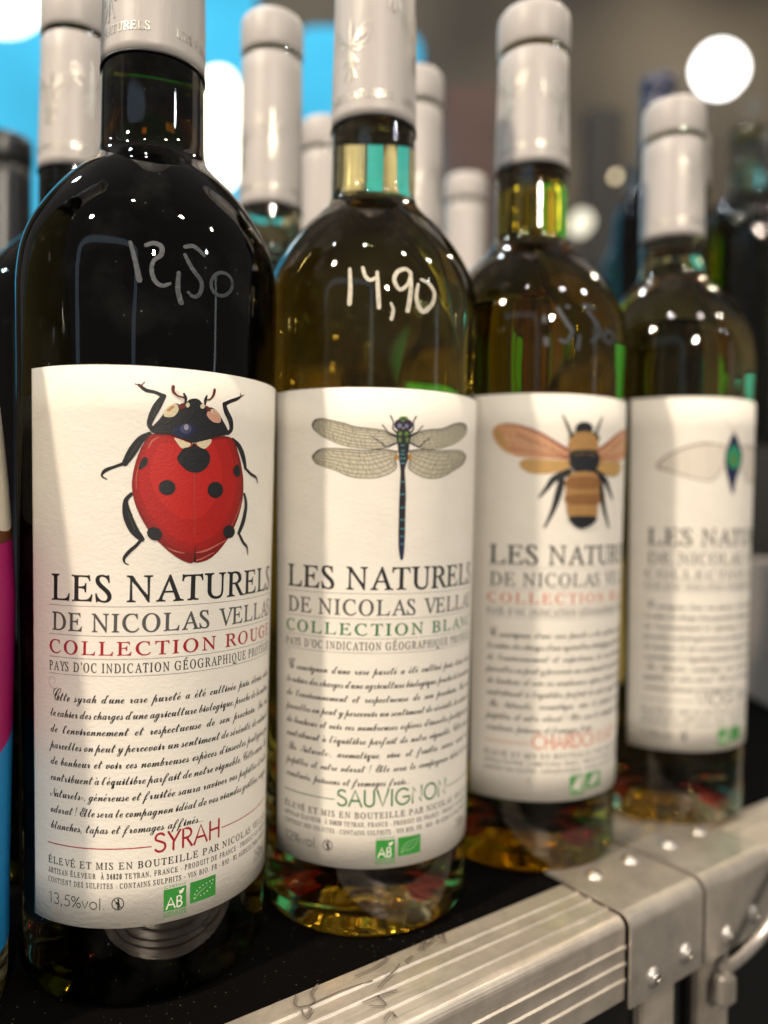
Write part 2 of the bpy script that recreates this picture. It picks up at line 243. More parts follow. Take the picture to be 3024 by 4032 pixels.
'R3':'559|243,-10 146,0 79,27 41,65 29,95 28,119 38,150 54,168 81,183 113,188 118,145 132,110 156,85 186,68 236,60 275,65 310,81 338,110 355,156 358,221 349,259 328,291 297,317 255,333 142,338 142,400 252,406 286,423 304,441 323,474 333,516 335,560 327,606 308,639 288,655 252,663 214,654 193,635 179,607 166,508 111,513 70,530 45,557 36,597 44,635 58,657 107,696 183,719 283,723 353,713 410,691 453,658 479,615 487,545 482,514 463,473 408,418 335,381 426,349 478,308 506,258 513,191 504,137 491,104 471,75 439,44 399,20 355,4',
'R4':'559|180,0 180,53 247,58 266,66 281,80 290,114 290,186 13,186 13,247 297,714 436,714 436,252 540,252 540,186 436,186 438,104 445,80 460,66 494,55 531,53 531,0|83,252 290,252 297,619 232,498',
'R5':'559|245,-10 163,-3 104,17 65,46 43,88 41,127 52,153 80,173 120,180 133,117 165,78 211,61 269,66 304,83 327,108 343,143 352,191 352,238 344,285 326,322 298,347 275,359 233,367 167,365 106,350 60,368 92,714 470,714 475,532 418,532 403,585 380,603 156,604 140,419 250,434 305,431 377,413 436,381 467,350 489,314 502,270 506,220 500,160 483,111 455,71 421,41 369,13 313,-3',
'R6':'559|293,-10 240,-5 177,18 125,59 93,103 69,158 53,224 45,302 49,410 62,485 84,552 115,610 155,657 204,694 247,712 312,724 375,722 443,704 485,674 506,628 505,599 496,578 480,560 454,545 387,536 380,603 358,650 328,665 280,655 246,626 211,559 195,488 186,401 248,429 312,438 387,430 440,407 482,369 510,318 523,255 520,180 509,134 491,93 450,41 414,16 371,-1|296,56 337,71 362,106 376,163 379,241 369,305 355,340 325,368 280,377 237,365 198,342 186,329 187,294 199,180 219,121 254,72 274,60',
'R7':'559|165,0 431,605 145,602 127,592 116,576 104,504 44,504 49,714 526,714 526,665 250,0',
'R8':'559|273,-10 215,-6 165,5 123,23 89,46 63,75 45,108 32,156 31,198 40,241 61,277 104,317 177,361 103,419 66,475 55,514 53,554 59,588 75,631 114,676 161,704 225,720 311,723 357,717 414,696 457,662 485,618 498,549 484,484 442,437 363,387 440,343 491,297 524,233 528,166 520,124 503,88 477,56 444,30 381,3|302,421 340,451 359,480 370,517 371,572 359,612 335,645 307,662 269,666 235,654 211,626 195,577 196,529 205,498 222,474 256,446|278,47 324,56 360,82 382,122 389,184 377,227 356,254 310,287 244,321 206,289 178,247 166,203 167,150 177,114 204,75 232,56',
'R9':'559|227,-10 151,-1 100,25 79,49 67,75 63,103 68,128 86,150 112,160 141,100 178,65 232,53 263,58 290,71 313,94 332,125 348,166 360,216 373,343 333,305 277,280 210,276 136,296 90,328 56,375 38,435 35,500 42,550 56,595 78,634 106,667 142,694 183,712 230,722 282,723 349,710 393,689 432,657 464,615 489,561 506,495 513,417 512,328 502,252 483,182 456,120 429,81 385,38 345,14 282,-6|274,347 328,361 351,381 373,414 365,524 351,584 320,635 302,649 270,657 232,646 204,615 186,562 180,488 186,426 204,382 233,356',
'sa':'529|313,-7 264,15 249,60 205,20 157,-2 113,-6 67,8 40,32 26,66 25,105 42,153 118,243 213,297 306,305 334,291 349,264 368,304 480,308 359,55 366,45 385,51 463,112 483,92 390,19|145,18 170,24 207,50 274,133 326,231 327,255 312,274 289,280 260,267 177,172 124,58 124,33',
'sb':'480|447,120 382,79 316,72 249,24 182,-2 102,-2 71,18 58,44 64,108 120,217 67,169 50,189 139,276 329,574 457,586 180,123 152,67 152,43 165,28 195,30 289,86 271,141 276,206 314,277 360,311 393,308 409,296 420,265 420,230 396,159 340,96 387,107 432,140|316,103 371,184 375,217 361,239 334,234 308,191 303,141',
'sc':'386|142,-7 76,9 38,54 31,117 60,184 124,249 205,294 274,308 341,292 366,252 353,208 326,192 293,197 280,213 279,237 312,270 296,277 273,267 184,154 154,94 142,48 152,27 186,26 239,51 314,112 334,92 237,18 190,-1',
'sd':'604|130,-6 62,13 28,59 30,130 77,205 153,267 240,303 323,302 360,266 528,575 652,586 357,48 363,32 385,36 476,112 497,92 412,20 367,-2 323,-5 287,8 265,32 259,64 196,12|156,20 213,51 286,135 331,224 336,257 325,277 295,278 258,253 160,132 135,88 126,47 133,27',
'se':'411|150,-7 86,5 32,50 17,99 36,160 95,230 188,289 261,308 327,294 348,274 358,248 342,196 266,140 145,102 127,39 151,23 201,28 268,56 339,112 357,92 252,18|155,128 211,145 264,188 288,233 282,273 260,274 226,246',
'sf':'533|320,92 272,39 228,9 181,-7 135,-9 -16,-272 -140,-286 48,37 35,63 41,89 64,108 90,113 167,237 91,169 74,189 176,286 330,496 399,570 464,604 522,603 559,573 562,525 537,464 473,386 380,309 283,248 153,23 190,27 230,45 298,112|283,283 379,348 459,432 497,514 500,549 491,569 459,570 409,517 343,407',
'sg':'527|467,92 404,44 312,-1 201,-176 108,-265 51,-290 1,-295 -49,-283 -81,-257 -92,-227 -88,-189 -52,-133 67,-55 191,-7 213,33 153,-1 96,-4 46,20 22,58 20,107 42,165 86,220 144,266 209,297 274,308 321,297 343,266 364,303 487,313 337,41 448,112|135,18 186,39 251,113 314,232 319,260 310,276 288,279 260,260 165,142 114,44 116,25|6,-266 38,-253 74,-214 174,-44 72,-89 2,-149 -21,-187 -29,-225 -20,-256',
'sh':'567|510,92 433,22 390,-1 336,-3 298,29 286,69 294,119 323,167 406,263 407,274 397,274 343,247 278,187 148,1 21,-7 151,238 83,169 64,189 188,327 329,573 450,586 244,196 359,292 397,306 443,303 477,267 482,202 465,165 387,63 380,35 408,42 490,112',
'si':'344|274,362 231,380 226,422 257,455 306,458 332,435 333,402 308,371|289,92 184,6 144,-6 94,-3 63,20 52,66 70,118 125,220 73,169 53,189 160,299 300,308 157,40 165,31 194,45 270,112',
'sj':'426|283,362 240,380 235,422 266,455 315,458 341,435 342,402 317,371|274,92 209,41 129,1 44,-129 -76,-253 -152,-290 -188,-295 -214,-291 -237,-274 -250,-223 -226,-164 -128,-71 9,3 128,212 82,169 62,189 169,299 314,308 156,45 255,112|-191,-264 -161,-256 -121,-223 -16,-44 -102,-94 -185,-166 -213,-233 -208,-256',
'sl':'418|303,92 201,7 152,-7 109,-2 72,23 59,65 75,129 117,210 73,169 52,185 158,298 327,573 449,586 165,62 164,38 179,31 219,55 284,113',
'sm':'801|-2,-8 153,225 151,235 141,231 76,169 57,189 145,273 192,301 229,305 251,290 261,242 254,196 347,280 403,306 440,304 464,281 472,241 466,196 560,280 617,306 670,300 703,263 708,218 699,180 619,60 613,37 622,31 647,46 723,112 744,92 670,28 620,-1 584,-6 551,7 528,36 520,78 533,131 618,248 623,275 586,259 534,210 376,0 226,-8 374,212 393,253 385,266 351,249 300,199 148,0',
'sn':'577|-2,-8 153,225 151,235 141,231 76,169 57,189 173,293 219,306 244,296 259,254 254,196 326,264 388,301 445,305 483,274 494,234 486,190 398,64 389,37 398,31 423,46 499,112 520,92 423,12 380,-5 340,0 308,29 296,69 312,137 414,262 412,275 374,259 299,193 148,0',
'so':'447|136,-7 73,9 34,54 29,123 61,187 120,245 204,293 280,308 349,290 378,247 380,191 360,143 313,84 384,124 403,102 325,52 263,40 184,0|158,25 209,49 205,67 214,84 261,107 289,146 321,215 325,253 316,272 297,275 267,257 192,166 145,68 144,35',
'sp':'541|54,189 144,284 287,530 409,543 254,249 297,284 355,306 402,299 432,263 437,225 427,180 345,58 340,28 384,45 462,112 483,92 408,27 356,-2 309,-6 267,16 245,57 250,104 364,263 355,276 316,262 252,205 195,129 -25,-271 -148,-283 115,207 72,169',
'sq':'520|165,-301 128,-295 99,-277 81,-249 75,-206 91,-149 181,14 118,-8 80,-1 50,20 22,78 39,150 112,239 206,296 251,307 295,305 318,291 330,264 349,300 476,308 181,-225 181,-256 206,-267 240,-251 277,-214 306,-161 320,-111 325,-49 313,14 437,112 457,92 350,4 355,-98 325,-198 293,-243 252,-277 205,-297|131,23 188,52 231,103 303,227 298,266 281,269 252,246 162,134 119,53 119,30',
'sr':'410|353,92 243,2 202,-6 151,2 106,38 103,96 150,181 220,245 151,242 74,169 54,189 121,250 141,321 168,329 178,289 287,267 308,254 318,233 309,195 222,64 217,36 232,31 252,41 335,113',
'ss':'350|307,105 215,26 147,-4 89,-8 50,0 24,19 7,49 16,93 53,110 82,101 95,75 83,44 52,34 59,26 95,24 124,51 156,137 160,251 72,169 54,189 204,337 225,329 209,278 244,217 261,160 259,117 239,82 288,125',
'st':'442|53,189 168,313 320,561 447,566 373,439 440,439 431,407 351,407 158,58 157,33 183,35 283,112 302,92 291,81 183,4 130,-6 93,2 64,31 58,75 74,127 124,220 70,169',
'su':'590|534,92 452,20 404,-2 349,-2 312,14 290,48 294,92 255,50 202,14 151,-3 107,-2 67,24 55,68 75,128 121,215 71,169 54,189 163,299 308,308 182,82 176,48 197,41 235,69 301,143 398,299 543,308 397,44 405,33 427,37 515,112',
'sv':'472|166,-6 120,-1 86,15 69,33 58,65 74,133 133,232 117,228 78,189 62,206 163,295 199,308 228,300 241,264 237,211 150,48 163,29 206,32 253,51 299,86 275,120 269,167 281,218 308,265 356,305 381,308 407,298 425,265 422,211 398,155 353,99 390,112 429,144 448,124 389,82 328,72 246,13|323,105 381,187 388,227 377,241 341,232 308,186 303,142',
'sx':'453|57,189 141,272 204,305 223,297 241,267 251,174 275,241 307,287 335,306 370,305 395,283 395,247 375,225 347,221 328,229 315,256 271,164 255,59 262,40 281,37 376,112 397,92 305,16 237,0 208,8 179,32 160,69 152,117 86,18 50,-3 10,-4 -12,27 -2,70 17,82 48,81 66,69 73,47 121,102 156,182 161,221 149,236 77,169',
'sy':'577|513,92 442,38 371,2 252,-180 163,-268 110,-293 54,-301 4,-292 -27,-266 -39,-207 -5,-140 95,-67 244,-4 291,82 222,15 177,-6 123,1 91,29 82,65 89,108 154,231 137,229 73,169 52,189 169,289 207,306 244,303 261,291 274,258 265,192 183,48 185,27 214,35 274,99 412,298 545,307 396,44 496,112|53,-275 90,-260 119,-228 229,-38 118,-92 34,-167 16,-205 13,-238 26,-264',
'sz':'437|8,-301 -38,-290 -62,-261 -62,-211 -40,-168 41,-89 219,10 224,25 211,66 168,37 117,27 73,36 70,65 114,89 202,90 248,147 197,145 161,158 144,188 151,236 84,169 62,189 152,278 189,301 220,307 253,292 265,260 256,230 220,178 268,177 346,294 369,306 395,305 404,286 395,257 231,85 290,44 363,112 381,92 301,22 305,-50 270,-125 209,-198 144,-251 66,-290|-2,-272 36,-257 91,-202 208,-22 85,-91 2,-163 -25,-202 -34,-237 -24,-264',
'sC':'685|433,-6 379,0 332,16 293,42 258,85 240,158 258,242 184,267 159,291 138,334 137,405 160,465 232,548 319,598 416,624 501,618 493,608 409,597 340,566 275,519 209,443 174,369 177,307 207,271 264,255 368,401 521,536 600,585 672,615 724,623 772,613 800,582 802,530 777,479 730,424 665,369 587,320 484,274 392,252 379,230 344,150 338,78 361,31 412,9 482,13 548,38 612,86 647,139 655,188 641,224 610,244 564,244 533,228 506,202 465,99 452,95 447,123 457,171 505,238 554,260 610,260 647,241 668,205 663,135 608,61 527,12|402,268 530,310 654,400 718,468 748,515 768,566 759,600 731,610 707,604 615,537 508,422',
'sN':'648|41,-7 -11,4 -51,44 -62,100 -42,148 -9,176 22,183 58,175 80,150 72,107 -6,80 -24,64 -21,36 4,14 37,6 82,11 155,51 230,130 267,184 431,488 478,554 537,615 559,625 566,618 551,534 545,426 564,146 715,467 762,514 800,507 798,476 729,446 688,385 568,112 575,42 477,-6 463,108 454,260 463,401 491,516 519,578 443,479 305,211 225,95 144,24 83,-2',
'sE':'556|307,-7 204,10 157,35 120,67 87,139 86,181 101,234 134,281 185,320 254,351 340,372 303,416 291,478 308,527 358,578 418,609 487,625 553,624 613,607 656,574 678,531 677,474 651,428 615,401 580,391 541,393 509,410 490,439 488,470 501,500 530,528 567,544 593,535 546,476 545,438 564,416 601,421 628,441 646,470 652,513 635,554 598,584 549,595 492,582 451,552 422,508 406,454 405,395 407,383 461,385 503,374 526,352 526,331 503,316 466,313 427,320 376,345 365,341 295,293 236,211 215,139 220,73 252,33 312,20 379,29 440,55 495,101 520,146 523,186 508,217 477,233 439,230 387,186 359,88 337,77 323,116 328,166 345,204 371,235 417,259 480,264 516,252 547,213 548,139 528,99 495,62 411,12|467,335 491,342 480,357 414,358 436,341',
'sL':'667|185,-7 120,1 82,24 67,60 80,95 112,116 168,123 232,114 310,86 354,150 394,240 337,249 290,269 252,300 226,337 215,380 220,439 246,495 279,534 338,576 432,612 542,625 583,622 599,612 589,598 493,589 426,564 364,520 320,465 293,388 300,326 338,280 404,264 492,431 551,508 611,567 672,608 728,625 779,620 815,597 831,568 834,524 819,477 788,428 687,336 550,264 478,138 382,50 445,30 505,45 602,115 748,252 784,270 812,267 587,63 517,15 440,0 347,31 270,2|562,296 658,354 736,439 773,532 776,565 764,593 745,599 712,589 654,525 608,431|176,19 241,30 293,62 214,92 126,91 102,74 100,50 131,27',
'sS':'671|209,-7 140,1 77,32 50,71 46,124 58,156 90,185 130,195 168,184 187,156 180,115 160,100 100,89 89,60 127,22 194,8 240,16 285,40 357,117 419,241 358,251 299,281 258,327 241,376 250,452 302,531 359,574 439,610 530,624 605,616 600,604 502,597 417,564 361,523 312,456 292,384 305,314 355,270 427,258 510,421 622,555 680,598 735,621 780,624 813,607 838,562 834,509 811,458 759,394 668,323 553,264 494,154 395,56 296,6|563,289 670,354 760,446 803,536 804,579 790,600 766,607 727,596 661,529 610,431',
}
